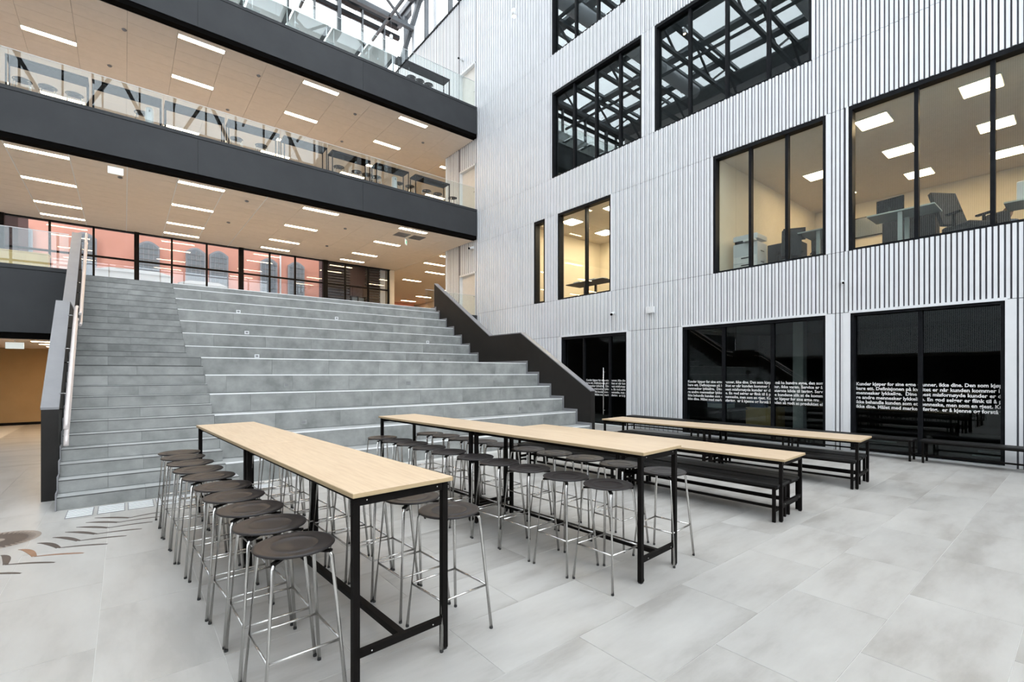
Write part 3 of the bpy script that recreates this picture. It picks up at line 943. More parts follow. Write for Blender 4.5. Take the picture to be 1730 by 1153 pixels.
# ================================================================== CEILING LIGHTS, SIGNS
def ceiling_light(x, y, z, l=1.28, w_=.21, m_='lamp'):
    r = empty('ceiling_light', (x, y, z))
    mb = MB().box(-l/2-.015, l/2+.015, -w_/2-.015, -w_/2, -.012, .02).box(-l/2-.015, l/2+.015, w_/2, w_/2+.015, -.012, .02)
    mb.box(-l/2-.015, -l/2, -w_/2, w_/2, -.012, .02).box(l/2, l/2+.015, -w_/2, w_/2, -.012, .02)
    mb.obj('frame', M['white'], r)
    MB().box(-l/2, l/2, -w_/2, w_/2, -.008, .01).obj('diffuser', M[m_], r)
    return r
proto_l = ceiling_light(-1.87, 18.65, 7.948)
index_kids()
colname = {-1.87: 'leftmost', 1.99: 'second', 5.82: 'third', 9.70: 'rightmost'}
rown = {18.65: 'at the gallery edge', 21.3: 'in the second line', 24.0: 'in the third line', 25.75: 'by the far glazing'}
first = True
for lvl, zz in (('lowest', 7.948), ('middle', 12.648)):
    for x in (-1.87, 1.99, 5.82, 9.70):
        for y in (18.65, 21.3, 24.0, 25.75):
            o = proto_l if first else copy_tree(proto_l)
            first = False
            o.location = (x, y, zz)
            tag(o, 'linear ceiling light over the %s gallery, %s column, %s' % (lvl, colname[x], rown[y]), 'ceiling light', 'linear lights in the gallery ceilings')
for i, (x, y) in enumerate(((14.8, 25.63), (14.8, 28.65), (18.7, 34.2), (18.75, 36.95), (13.5, 21.7), (13.6, 23.6), (18.7, 25.6), (18.7, 30.5))):
    for lvl, zz in (('lowest', 7.948), ('middle', 12.648)):
        o = copy_tree(proto_l); o.location = (x, y, zz-.012)
        tag(o, '%s corridor ceiling light, %s' % (lvl, ['level with the far glazing', 'just beyond the far glazing', 'second last down the corridor', 'last down the corridor', 'nearest, cut by the slatted wall', 'second, cut by the slatted wall', 'by the outer wall', 'midway along the outer wall'][i]), 'ceiling light', 'corridor ceiling lights')
for i, (x, y) in enumerate(((-1.55, 17.75), (-1.55, 19.3), (-1.55, 20.9))):
    o = copy_tree(proto_l); o.location = (x, y, 2.606); o.scale = (.55, 1.5, 1)
    tag(o, '%s low ceiling light in the passage left of the stair' % ['nearest', 'middle', 'farthest'][i], 'ceiling light', 'passage ceiling lights')

def exit_sign(x, y, z, w_, h_, lab, rz=0, green=True):
    r = empty('exit_sign', (x, y, z), rz)
    MB().box(-w_/2, w_/2, -.02, .02, -h_, 0).obj('housing', M['exitbox'], r)
    if green:
        MB().box(-w_*.22, w_*.22, -.024, -.02, -h_*.75, -h_*.25).obj('pictogram', M['green'], r)
    MB().tube([(0, 0, 0), (0, 0, .06)], .01, 6).obj('stem', M['white'], r)
    tag(r, lab, 'exit sign')
exit_sign(-.2, 18.4, 7.88, .36, .2, 'white sign box hanging from the ceiling above the stair', 0, False)
exit_sign(-2.15, 17.3, 2.54, .33, .16, 'white sign box hanging in the low passage at left', 0, False)
exit_sign(10.0, 19.95, 7.88, .3, .22, 'small lit exit sign hanging from the ceiling above the right end of the stair', .9, True)
exit_sign(18.2, 38.5, 6.9, .6, .28, 'small green exit sign at the end of the corridor', 0, True)
exit_sign(-1.35, 19.8, 2.54, .05, .16, 'narrow sign seen edge-on in the low passage', 0, False)
# ceiling details
for i, (x, y) in enumerate(((9.6, 19.55), (10.35, 19.55))):
    r = empty('air_vent', (x, y, 7.948))
    mb = MB().box(-.3, .3, -.3, -.27, -.01, .02).box(-.3, .3, .27, .3, -.01, .02).box(-.3, -.27, -.27, .27, -.01, .02).box(.27, .3, -.27, .27, -.01, .02)
    mb.obj('frame', M['cap'], r)
    mb = MB()
    for j in range(9):
        mb.box(-.27, .27, -.26+j*.06, -.23+j*.06, -.006, .01)
    mb.obj('grille', M['cap'], r)
    MB().box(-.27, .27, -.27, .27, .002, .012).obj('backing', M['nosed'], r)
    tag(r, 'square grey air vent in the lower gallery ceiling, %s of the pair' % ('left' if i == 0 else 'right'), 'air vent', 'square vents in the gallery ceiling')
for i, (x, y, z) in enumerate(((-.1, 19.4, 7.948), (3.3, 22.4, 7.948), (3.4, 19.2, 7.948), (7.3, 20.2, 7.948), (7.6, 23.5, 7.948), (.0, 19.4, 12.648), (3.8, 19.3, 12.648), (7.5, 19.6, 12.648), (3.3, 22.6, 12.648), (-.4, 22.0, 12.648), (10.9, 20.0, 12.648), (7.9, 22.3, 12.648))):
    o = MB().lathe([(0, 0), (.05, -.002), (.07, -.02), (.045, -.05), (0, -.055)], 14).obj('smoke_detector', M['cap'])
    o.location = (x, y, z)
    tag(o, 'small round ceiling detector of the %s gallery, %s' % ('lower' if z < 9 else 'upper', ['right of the hanging sign box', 'between the second lights', 'at the edge between two lights', 'right of the third light column', 'far one right of the third column', 'left of the second column', 'at the edge right of the second column', 'at the edge right of the third column', 'deep between the second and third columns', 'at the far left', 'at the far right', 'deep right of the third column'][i]), 'detector', 'round detectors in the gallery ceilings')

# wall cameras and box
def wall_cam(y, z, lab, s=1.0):
    r = empty('security_camera', (XW, y, z))
    MB().box(-.05*s, 0, -.05*s, .05*s, -.02*s, .08*s).obj('base', M['white'], r)
    MB().tube([(-.05*s, 0, .03*s), (-.12*s, -.03*s, .0), (-.27*s, -.1*s, -.06*s)], .045*s, 12).obj('housing', M['white'], r)
    MB().tube([(-.27*s, -.1*s, -.06*s), (-.30*s, -.112*s, -.07*s)], .04*s, 12).obj('lens', M['black'], r)
    tag(r, lab, 'camera')
wall_cam(10.1, 3.75, 'white camera on the slatted wall above the dark glass door')
wall_cam(3.62, 3.82, 'small white camera above the pier between two ground floor windows', .6)
wall_cam(19.2, 16.8, 'camera on the slatted wall high above the top gallery', 1.2)
wall_cam(18.35, 7.6, 'small camera just below the middle gallery fascia', 1.1)
b = MB().cbox(-.08, 0, -.13, .13, -.1, .1, .01).obj('junction_box', M['white']); b.location = (XW, 8.68, 3.72)
tag(b, 'small white box on the slatted wall left of the lettered window', 'box')
MB().box(-.085, -.08, -.1, .1, -.07, .07).obj('cover', M['white'], b)

# pendant lamps
def pendant(x, y, z, lab):
    r = empty('pendant_lamp', (x, y, z))
    MB().tube([(0, 0, .2), (0, 0, ROOF-1.6-z)], .006, 5).obj('cable', M['cap'], r)
    MB().lathe([(.0, .22), (.075, .22), (.075, -.02), (.06, -.02), (.06, .1)], 16).obj('shade', M['white'], r)
    MB().lathe([(0, .03), (.045, .015), (.055, -.02), (.035, -.05), (0, -.06)], 14).obj('bulb', M['bulb'], r)
    tag(r, lab, 'pendant lamp', 'pendant lamps hanging from the roof')
pendant(9.3, 20.0, 16.75, 'glowing pendant lamp above the right end of the top gallery')
pendant(10.0, 12.15, 13.6, 'white cylindrical pendant lamp in front of the slatted wall at the top')
pendant(5.5, 12.0, 17.5, 'pendant lamp over the atrium above the picture')
pendant(2.5, 6.0, 17.5, 'near pendant lamp over the atrium above the picture')

# floor grilles in front of the stair
gx = [(-.56, -.30), (-.265, .01), (.035, .31), (.335, .61), (.635, .91), (.935, 1.21), (1.235, 1.51), (1.535, 1.81)]
r = empty('floor_grille', (0, 8.05, 0)); tag(r, 'row of white slotted floor grilles along the foot of the stair', 'floor grille')
for a, b in gx:
    MB().box(a, b, -.23, .23, .0, .002).obj('tray', M['cap'], r)
    for j in range(5):
        y = -.2+j*.088
        MB().box(a+.01, b-.01, y, y+.045, .002, .006).obj('slat', M['nosew'], r)

# inlaid floor figure: a row of bird-like strokes around a toothed disc
def stroke(pix, name, m_, lab, width0, width1):
    pass
def gp(u, v, z=0.0):
    dx, dy, dz = raydir(u, v); t = (z-H)/dz
    return (dx*t, dy*t)
art = [  # tip-left, start of bend, apex, tip-right
    ((160, 876), (190, 874.3), (219, 875.5), (270, 866)),
    ((145, 883.5), (172, 882), (200, 883.2), (270, 873.5)),
    ((129, 891.5), (156, 890.2), (183, 892.5), (258, 882.2)),
    ((110, 900), (137, 898.5), (162, 903), (240, 894)),
    ((89, 909), (112, 907.5), (133, 914.5), (214, 905.8)),
    ((63, 918.5), (86, 917), (99, 926.5), (182, 919.8)),
    ((31, 929.5), (52, 928), (58, 941), (142, 935)),
    ((1, 939), (16, 938.5), (9, 955), (93, 951)),
    ((-45, 956), (-25, 954), (-35, 972), (36, 969.5)),
]
for i, (a, b, c, d_) in enumerate(art):
    A, B, Cc, D = [Vector((*gp(*p), 0)) for p in (a, b, c, d_)]
    pts = []
    # curved left wing
    n_ = 8
    L1 = []
    for j in range(n_+1):
        t = j/n_
        L1.append(A*(1-t)**2+B*2*t*(1-t)*1.0+Cc*t*t if True else A)
    L2 = []
    for j in range(n_+1):
        t = j/n_
        mid = (Cc+D)/2+Vector((.01, .035, 0))
        L2.append(Cc*(1-t)**2+mid*2*t*(1-t)+D*t*t)
    mb = MB()
    def ribbon(L, ws):
        n0 = len(mb.v)
        for j, p in enumerate(L):
            dd = (L[min(j+1, len(L)-1)]-L[max(j-1, 0)]).normalized()
            nn = Vector((-dd.y, dd.x, 0))*ws[j]
            for q in (p-nn, p+nn):
                mb.v.append((q.x, q.y, .0005)); mb.v.append((q.x, q.y, .0022))
        for j in range(len(L)-1):
            a0 = n0+j*4; b0 = a0+4
            mb.f += [(a0+1, b0+1, b0+3, a0+3), (a0, b0, b0+1, a0+1), (a0+2, a0+3, b0+3, b0+2)]
            mb.sm += [False]*3
    ribbon(L1, [.003+.026*math.sin(min(1, j/n_*1.05)*PI*.80) for j in range(n_+1)])
    ribbon(L2, [.007+.010*math.sin(j/n_*PI*.8)*(1 if j < n_ else .1) for j in range(n_+1)])
    o = mb.obj('floor_inlay', M['artbrown'] if i in (6,) else M['artdark'])
    tag(o, ['topmost', 'second', 'third', 'fourth', 'fifth', 'sixth', 'seventh, copper coloured', 'eighth', 'lowest'][i]+' wing-shaped inlay stroke on the floor left of the stools', 'floor inlay', 'wing-shaped inlay strokes on the floor')
em = empty('floor_emblem', (*gp(-8, 915), 0)); tag(em, 'dark toothed round emblem with a pale rim inlaid in the floor at the left edge', 'floor inlay')
def cog(rad, inner, nt_, z, m_, nm, dx=0, dy=0):
    mb = MB(); mb.v.append((dx, dy, z))
    k_ = nt_*4
    for i in range(k_):
        t = 2*PI*i/k_
        r_ = rad if i % 4 < 2 else inner
        mb.v.append((dx+r_*math.cos(t), dy+r_*math.sin(t), z))
    for i in range(k_):
        mb.f.append((0, 1+i, 1+(i+1) % k_)); mb.sm.append(False)
    return mb.obj(nm, m_, em)
cog(.345, .345, 16, .0014, M['artpale'], 'rim')
cog(.335, .275, 44, .0022, M['artdark'], 'toothed_disc', -.03, -.02)
cog(.07, .07, 8, .0030, M['artpale'], 'hub')

# ================================================================== FURNITURE
def high_table_parts(root, L, Wd, Hh, top_t=.028, leg=.038, beam_z=.19, beam=.042):
    hx, hy = Wd/2, L/2
    MB().cbox(-hx, hx, -hy, hy, Hh-top_t, Hh, .003).obj('tabletop', M['oak'], root)
    MB().box(-hx-.001, hx+.001, -hy-.001, hy+.001, Hh-top_t+.001, Hh-.004).obj('edge_band', M['oakedge'], root)
    ix, iy = hx-.035, hy-.05
    for sx in (-1, 1):
        for sy in (-1, 1):
            cx, cy_ = sx*ix, sy*iy
            l = MB().box(cx-leg/2, cx+leg/2, cy_-leg/2, cy_+leg/2, .012, Hh-top_t).obj('leg', M['black'], root)
            MB().box(cx-leg/2+.004, cx+leg/2-.004, cy_-leg/2+.004, cy_+leg/2-.004, 0, .012).obj('foot', M['foot'], l)
    z = Hh-top_t-.028
    mb = MB().box(-ix+leg/2, ix-leg/2, -iy-leg*.4, -iy+leg*.4, z-.028, z+.028).box(-ix+leg/2, ix-leg/2, iy-leg*.4, iy+leg*.4, z-.028, z+.028)
    mb.box(-ix-leg*.1, -ix+leg*.4, -iy+leg/2, iy-leg/2, z-.002, z+.028).box(ix-leg*.4, ix+leg*.1, -iy+leg/2, iy-leg/2, z-.002, z+.028)
    mb.obj('apron', M['black'], root)
    if beam_z:
        for sy in (-1, 1):
            e = MB().box(-ix+leg/2, ix-leg/2, sy*iy-beam*.35, sy*iy+beam*.35, beam_z-beam/2, beam_z+beam/2).obj('end_rail', M['black'], root)
            for sx in (-1, 1):
                MB().tube([(sx*(ix-.09), sy*(iy+beam*.37), beam_z), (sx*(ix-.09), sy*(iy+beam*.45), beam_z)], .0045, 8).obj('bolt', M['chrome'], e)
        MB().box(-beam/2, beam/2, -iy+beam*.35, iy-beam*.35, beam_z-beam/2, beam_z+beam/2).obj('foot_rail', M['black'], root)
    for sx in (-1, 1):
        MB().tube([(sx*(ix-.06), -iy-leg*.4-.004, z), (sx*(ix-.06), -iy-leg*.4, z)], .004, 8).obj('bolt', M['chrome'], root)
    return root

def make_row(name, nx, ny, fx, fy, Wd, Hh, cat, labs, group, beam_z):
    # nx,ny near centre; fx,fy far centre of a row made of two tables end to end
    d = Vector((fx-nx, fy-ny)); L = d.length; rz = -math.atan2(d.x, d.y)
    out = []
    root = None
    for i in (0, 1):
        c = Vector((nx, ny))+d*((i+.5)/2)
        if root is None:
            root = empty(name, (c.x, c.y, 0), rz)
            high_table_parts(root, L/2-.004, Wd, Hh, beam_z=beam_z)
            index_kids(); o = root
        else:
            o = copy_tree(root); o.location = (c.x, c.y, 0)
        tag(o, labs[i], cat, group)
        out.append(o)
    return d.normalized(), rz
d1, rz1 = make_row('high_table', 1.285, 2.55, 1.03, 7.17, .655, 1.10, 'table',
    ['high oak-topped table on black legs at the left, its near end closest to the camera', 'far high table of the left row, standing before the stair'], 'high oak-topped tables', .19)
d2_, rz2 = make_row('high_table', 3.62, 2.36, 3.32, 6.93, .63, 1.10, 'table',
    ['near high oak-topped table of the middle row', 'far high oak-topped table of the middle row, its end against the stair'], 'high oak-topped tables', .19)
d3, rz3 = make_row('low_table', 6.33, 2.30, 6.09, 6.9, .74, .745, 'table',
    ['near low oak-topped table between the stools and the other low row', 'far low oak-topped table of the row next to the stools'], 'low oak-topped tables', .2)
d4, rz4 = make_row('low_table', 8.93, 2.24, 8.62, 6.95, .78, .745, 'table',
    ['near low oak-topped table of the row by the windows', 'far low oak-topped table of the row by the windows, beside the stair end'], 'low oak-topped tables', .2)

# bar stool
SH = .81
def make_stool():
    r = empty('bar_stool')
    prof = [(0, SH-.012), (.10, SH-.013), (.18, SH-.012), (.205, SH-.006), (.210, SH), (.206, SH+.006), (.190, SH+.006), (.165, SH+.0035), (.13, SH+.001), (.125, SH+.004), (.118, SH+.004), (.112, SH+.001), (.06, SH), (0, SH)]
    s = MB().lathe(prof, 40).obj('seat', M['seat'], r)
    br = MB()
    tp, ft = .148, .205
    for a in (45, 135):
        c_, s_ = math.cos(R(a)), math.sin(R(a))
        e = tp*math.sqrt(2)
        br.bar((-e*c_, -e*s_, SH-.028), (e*c_, e*s_, SH-.028), .028, .012)
    br.obj('cross_bracket', M['black'], r)
    mb = MB()
    for sx in (-1, 1):
        for sy in (-1, 1):
            z0 = SH-.036
            l = MB().tube([(sx*(tp-.045), sy*(tp-.045), z0+.008), (sx*(tp-.008), sy*(tp-.008), z0+.004), (sx*(tp+.002), sy*(tp+.002), z0-.02), (sx*ft, sy*ft, .012)], .011, 8).obj('leg', M['chrome'], r)
            MB().tube([(sx*ft, sy*ft, .0), (sx*ft, sy*ft, .014)], .012, 8).obj('foot_cap', M['foot'], l)
    q = .30
    f_ = 1-q/(SH-.05)
    c_ = tp+(ft-tp)*f_
    for (a, b) in (((-c_, -c_), (c_, -c_)), ((c_, -c_), (c_, c_)), ((c_, c_), (-c_, c_)), ((-c_, c_), (-c_, -c_))):
        MB().tube([(*a, q), (*b, q)], .0075, 8).obj('footrest', M['chrome'], r)
    return r
stool = make_stool()
index_kids()
SC = .967
def sp(u, v):
    x, y = gp(u, v, SH)
    return x, y
rowsets = [
    ('left side of the left high tables', [(497.6, 919.2), (456.4, 885), (423.8, 858.5), (395.9, 837.5), (377.4, 820.7), (353.2, 804.3), (335.2, 792.8), (322, 781.7), (309.7, 772.1), (303.4, 764.1)], rz1),
    ('left side of the middle high tables', [(1027.3, 817.7), (955.9, 803.9), (894, 790.7), (844.1, 780.2), (802.9, 771.4), (758.5, 762.7), (725.7, 755.4), (696.9, 748.9), (671.8, 743.8), (646.3, 738.7)], rz2),
    ('right side of the middle high tables', [(1121, 795.8), (1046.6, 783.5), (988, 773.6), (936.6, 765.2), (892, 758.3), (848, 750.7), (815, 745.2), (781.8, 740.5), (753.7, 735.7), (726.4, 731.7)], rz2),
]
used = False
def put_stool(x, y, z, rz, lab, group):
    global used
    o = copy_tree(stool) if used else stool
    used = True
    o.location = (x, y, z); o.rotation_euler.z = rz
    tag(o, lab, 'bar stool', group)
for nm, ps, rz in rowsets:
    for i, (u, v) in enumerate(ps):
        x, y = sp(u, v+1)
        put_stool(x, y, 0, rz+random.uniform(-.05, .05), '%s stool of the row on the %s' % (ordn(i), nm), 'round dark bar stools by the high tables')
for i in range(10):
    if i == 0: x, y = sp(758.8, 862)
    elif i == 1: x, y = sp(695.4, 840)
    else:
        x = 1.69-.06*(i-1)*.46; y = 3.28+.44*(i-1)
    put_stool(x, y, 0, rz1+random.uniform(-.05, .05), '%s stool of the row on the right side of the left high tables' % ordn(i), 'round dark bar stools by the high tables')

# benches
def make_bench(L, name='bench'):
    r = empty(name)
    hx = .20; hy = L/2
    for i, (a, b) in enumerate(((-hx, -.004), (.004, hx))):
        MB().cbox(a, b, -hy, hy, .415, .445, .004).obj('seat_board', M['bench'], r)
    lg = .034
    for sx in (-1, 1):
        for sy in (-1, 1):
            cx, cy_ = sx*(hx-.03), sy*(hy-.05)
            MB().box(cx-lg/2, cx+lg/2, cy_-lg/2, cy_+lg/2, 0, .415).obj('leg', M['black'], r)
    ap = MB()
    for sy in (-1, 1):
        y = sy*(hy-.05)
        ap.box(-hx+.05, hx-.05, y-.015, y+.015, .375, .415).box(-hx+.05, hx-.05, y-.015, y+.015, .12, .15)
    ap.obj('end_frame', M['black'], r)
    MB().box(-hx+.015, -hx+.045, -hy+.07, hy-.07, .385, .415).box(hx-.045, hx-.015, -hy+.07, hy-.07, .385, .415).obj('long_rail', M['black'], r)
    MB().box(-.015, .015, -hy+.065, hy-.065, .12, .15).obj('foot_rail', M['black'], r)
    return r
BL = 2.25
bench = make_bench(BL)
index_kids()
bused = False
def put_bench(x, y, rz, lab, group):
    global bused
    o = copy_tree(bench) if bused else bench
    bused = True
    o.location = (x, y, 0); o.rotation_euler.z = rz
    tag(o, lab, 'bench', group)
for (nx, ny, dv, rz, nm) in ((6.33, 2.30, d3, rz3, 'low table row next to the stools'), (8.93, 2.24, d4, rz4, 'low table row by the windows')):
    for side, off in (('left', -.235), ('right', .235)):
        for i in (0, 1):
            s_ = 1.15+.03+i*2.30
            c = Vector((nx, ny))+dv*s_+Vector((dv.y, -dv.x))*off
            put_bench(c.x, c.y, rz, '%s black bench on the %s side of the %s' % ('near' if i == 0 else 'far', side, nm), 'black benches pushed under the low tables')
for i, y in enumerate((1.05, 3.40, 5.75, 8.10)):
    put_bench(12.28, y, 0, ['near black bench along the window wall, below the right lettered window', 'second black bench along the window wall, ending at the slatted pier', 'third black bench along the window wall, below the middle lettered window', 'farthest black bench along the window wall, before the slats'][i], 'black benches along the window wall')

# ------------------------------------------------------------------ middle gallery: high tables with dark undersides, stools
spans = [(-2.49, -.80), (-.74, .92), (.98, 2.62), (2.70, 4.32), (4.44, 5.99), (6.15, 7.70), (7.92, 9.40), (9.68, 11.42)]
tx = ['leftmost', 'second', 'third', 'fourth', 'fifth', 'sixth', 'seventh', 'rightmost']
for i, (a, b) in enumerate(spans):
    r = empty('gallery_table', ((a+b)/2, 18.70, Z2))
    hx = (b-a)/2-.01
    MB().box(-hx, hx, -.27, .27, 1.05, 1.08).obj('tabletop', M['black'], r)
    mb = MB().box(-hx+.03, hx-.03, -.24, -.21, 1.01, 1.05).box(-hx+.03, hx-.03, .21, .24, 1.01, 1.05)
    mb.obj('apron', M['black'], r)
    for sx in (-1, 1):
        for sy in (-1, 1):
            MB().box(sx*(hx-.02)-.016, sx*(hx-.02)+.016, sy*.24-.016, sy*.24+.016, 0, 1.05).obj('leg', M['black'], r)
    tag(r, '%s black high table behind the glass of the middle gallery' % tx[i], 'table', 'black tables behind the middle gallery glass')
sx2 = [-2.24, -1.72, -1.15, .44, 3.08, 3.88, 6.69, 7.42, 7.85, 8.26, 9.29, 9.83, 10.66, 11.24, 12.05]
for i, x in enumerate(sx2):
    put_stool(x, 19.22, Z2, random.uniform(-.1, .1), '%s stool from the left behind the middle gallery glass' % ['first', 'second', 'third', 'fourth', 'fifth', 'sixth', 'seventh', 'eighth', 'ninth', 'tenth', 'eleventh', 'twelfth', 'thirteenth', 'fourteenth', 'last'][i], 'dark stools on the middle gallery')
for x, lab in ((.62, 'slim white bin under the third table of the middle gallery'), (9.0, 'slim white bin under the right tables of the middle gallery')):
    o = MB().lathe([(0, 0), (.11, 0), (.115, .02), (.115, .93), (.10, .95), (.09, .93), (0, .90)], 18).obj('waste_bin', M['white']); o.location = (x, 19.05, Z2)
    MB().tube([(0, -.118, .8), (0, -.118, .86)], .02, 8).obj('flap', M['cap'], o)
    tag(o, lab, 'bin')

# ------------------------------------------------------------------ top gallery: pale tables, white shell chairs, dark table
tb = [(-1.5, .45), (.55, 1.85), (1.98, 3.25), (3.38, 4.65), (4.78, 6.05), (6.18, 7.45), (7.58, 8.75)]
for i, (a, b) in enumerate(tb):
    r = empty('pale_table', ((a+b)/2, 18.95, Z3))
    hx = (b-a)/2-.02
    MB().cbox(-hx, hx, -.5, .5, 1.02, 1.05, .004).obj('tabletop', M['white'], r)
    MB().bar((hx+.03, -.5, 1.0), (hx+.03, .5, 1.0), .13, .05).obj('cross_beam', M['steel'], r)
    for sx in (-1, 1):
        for sy in (-1, 1):
            MB().tube([(sx*(hx-.05), sy*.42, 0), (sx*(hx-.05), sy*.42, 1.02)], .016, 6).obj('leg', M['white'], r)
    tag(r, '%s pale table from the left behind the top gallery glass' % ['first', 'second', 'third', 'fourth', 'fifth', 'sixth', 'seventh'][i], 'table', 'pale tables on the top gallery')
r = empty('gallery_table', (10.15, 18.70, Z3))
MB().box(-1.27, 1.27, -.27, .27, 1.05, 1.08).obj('tabletop', M['black'], r)
MB().box(-1.24, 1.24, -.24, -.21, 1.01, 1.05).box(-1.24, 1.24, .21, .24, 1.01, 1.05).obj('apron', M['black'], r)
for sx in (-1, 1):
    for sy in (-1, 1):
        MB().box(sx*1.24-.016, sx*1.24+.016, sy*.24-.016, sy*.24+.016, 0, 1.05).obj('leg', M['black'], r)
tag(r, 'long dark high table at the right end of the top gallery', 'table')
for i, x in enumerate((9.75, 10.15, 10.6)):
    put_stool(x, 18.95, Z3-.05, 0, '%s of three round stools under the dark table of the top gallery' % ['left', 'middle', 'right'][i], 'stools under the dark top gallery table')
ch = empty('shell_chair')
prof = []
mb = MB()
n0 = 0
K = 14
for i in range(7):
    a = i/6
    for j in range(K):
        t = -PI*.5+PI*j/(K-1)
        # bucket shell: seat curving up into a backrest
        y = -.22+.44*a if a < .7 else .09+.12*(a-.7)/.3
        z = .45 if a < .5 else .45+.42*((a-.5)/.5)**1.3
        wdt = .23*(1-.25*max(0, a-.6)/.4)
        mb.v.append((wdt*math.sin(t), y, z+.05*(abs(math.sin(t))**2)))
for i in range(6):
    for j in range(K-1):
        a0 = i*K+j
        mb.f.append((a0, a0+1, a0+1+K, a0+K)); mb.sm.append(True)
sh_ = mb.obj('shell', M['white'], ch)
sm = sh_.modifiers.new('thickness', 'SOLIDIFY'); sm.thickness = .012
for sx in (-1, 1):
    for sy in (-1, 1):
        MB().tube([(sx*.08, sy*.08, .45), (sx*.22, sy*.22, 0)], .009, 6).obj('leg', M['chrome'], ch)
index_kids()
for i, x in enumerate((.15, .75, 1.5, 2.2, 2.9, 3.6, 4.25, 4.95, 5.6, 6.3, 7.0, 7.7, 8.3)):
    o = ch if i == 0 else copy_tree(ch)
    o.location = (x, 19.0+.75*(i % 2)*.4, Z3+.12); o.rotation_euler.z = R(180 if i % 2 else 0)+random.uniform(-.2, .2)
    o.location.z = Z3
    tag(o, '%s white shell chair from the left on the top gallery' % ['first', 'second', 'third', 'fourth', 'fifth', 'sixth', 'seventh', 'eighth', 'ninth', 'tenth', 'eleventh', 'twelfth', 'last'][i], 'chair', 'white shell chairs on the top gallery')
o = MB().tube([(0, 0, 0), (0, 0, 1.0)], .012, 8).tube([(0, 0, 1.0), (.5, 0, 1.0)], .012, 8).tube([(.5, 0, 0), (.5, 0, 1.0)], .012, 8).obj('guard_rail', M['chrome'])
o.location = (10.6, 21.5, Z3); tag(o, 'thin steel guard rail at the back of the top gallery', 'rail')

# lowest gallery, left: wooden cabinet and white counter behind the glass
r = empty('wooden_cabinet', (-2.2, 17.6, Z1))
MB().box(-.6, .65, -.2, .2, 0, .55).obj('body', M['woodwarm'], r)
MB().box(-.62, .67, -.22, .22, .55, .575).obj('top', M['woodwarm'], r)
for k_ in range(3):
    MB().box(-.58+.41*k_, -.19+.41*k_, -.215, -.2, .05, .53).obj('door', M['woodwarm'], r)
tag(r, 'low yellow wooden cabinet behind the glass at the far left', 'cabinet')

# ------------------------------------------------------------------ offices
def office_panel(x, y, z, lab, m_='panel', s=.3):
    r = empty('ceiling_panel_light', (x, y, z))
    MB().box(-s-.02, s+.02, -s-.02, s+.02, 0, .02).obj('frame', M['white'], r)
    MB().box(-s, s, -s, s, -.008, .002).obj('diffuser', M[m_], r)
    tag(r, lab, 'ceiling light', 'square office ceiling lights')
for i, (x, y) in enumerate(((13.85, 3.33), (16.2, 3.33), (18.5, 3.33), (13.9, 1.5), (16.3, 1.5), (18.6, 1.5), (13.9, -.6), (16.3, -.6), (18.5, 5.3), (16.3, 5.3))):
    office_panel(x, y, 7.755, 'square light in the large office ceiling, ' + ['nearest the glass behind the left pane', 'second behind the left pane', 'third, beside the mullion', 'nearest the glass behind the mullion', 'second behind the right mullion', 'third behind the right mullion', 'nearest the glass at the picture edge', 'second at the picture edge', 'far one behind the copier window', 'near one behind the copier window'][i])
for i, (x, y) in enumerate(((13.75, 13.1), (15.9, 13.2), (13.8, 11.0), (16.0, 11.0))):
    office_panel(x, y, 7.755, 'square warm light in the bright cream office, ' + ['left front', 'left back', 'right front', 'right back'][i], 'panelw')

def desk(x, y, z, lx, ly, h_, lab, m_='greyblue', rz=0):
    r = empty('desk', (x, y, z), rz)
    MB().cbox(-lx/2, lx/2, -ly/2, ly/2, h_-.03, h_, .004).obj('desktop', M[m_], r)
    for sx in (-1, 1):
        MB().box(sx*(lx/2-.1)-.03, sx*(lx/2-.1)+.03, -.04, .04, .03, h_-.03).box(sx*(lx/2-.1)-.035, sx*(lx/2-.1)+.035, -ly/2+.05, ly/2-.05, 0, .03).obj('leg', M[m_], r)
    tag(r, lab, 'desk')
    return r
def monitor(x, y, z, rz, lab):
    r = empty('computer_monitor', (x, y, z), rz)
    MB().box(-.27, .27, -.015, .02, .1, .44).obj('screen', M['black'], r)
    MB().box(-.03, .03, 0, .05, .01, .2).box(-.12, .12, -.08, .1, 0, .012).obj('stand', M['charcoal'], r)
    tag(r, lab, 'monitor')
def office_chair(x, y, z, rz, lab, s=1., tilt=.1):
    r = empty('office_chair', (x, y, z), rz)
    MB().cbox(-.25, .25, -.24, .24, .44, .53, .03).obj('seat', M['charcoal'], r)
    b_ = MB().cbox(-.24, .24, -.035, .035, 0, .72, .03).obj('backrest', M['charcoal'], r)
    b_.location = (0, .25, .58); b_.rotation_euler.x = -tilt
    MB().box(-.02, .02, .22, .30, .4, .62).obj('back_stem', M['black'], r)
    MB().tube([(0, 0, .08), (0, 0, .44)], .03, 10).obj('column', M['chrome'], r)
    mb = MB()
    for i in range(5):
        a = 2*PI*i/5
        mb.bar((0, 0, .09), (.3*math.cos(a), .3*math.sin(a), .06), .04, .03)
    mb.obj('star_base', M['black'], r)
    for i in range(5):
        a = 2*PI*i/5
        MB().lathe([(0, 0), (.025, 0), (.03, .025), (.025, .05), (0, .05)], 8, (.3*math.cos(a), .3*math.sin(a), 0)).obj('castor', M['black'], r)
    for sx in (-1, 1):
        MB().box(sx*.28-.03, sx*.28+.03, -.12, .12, .70, .73).box(sx*.28-.012, sx*.28+.012, -.02, .02, .48, .70).obj('armrest', M['black'], r)
    tag(r, lab, 'office chair')
    r.scale = (s, s, s)
    return r
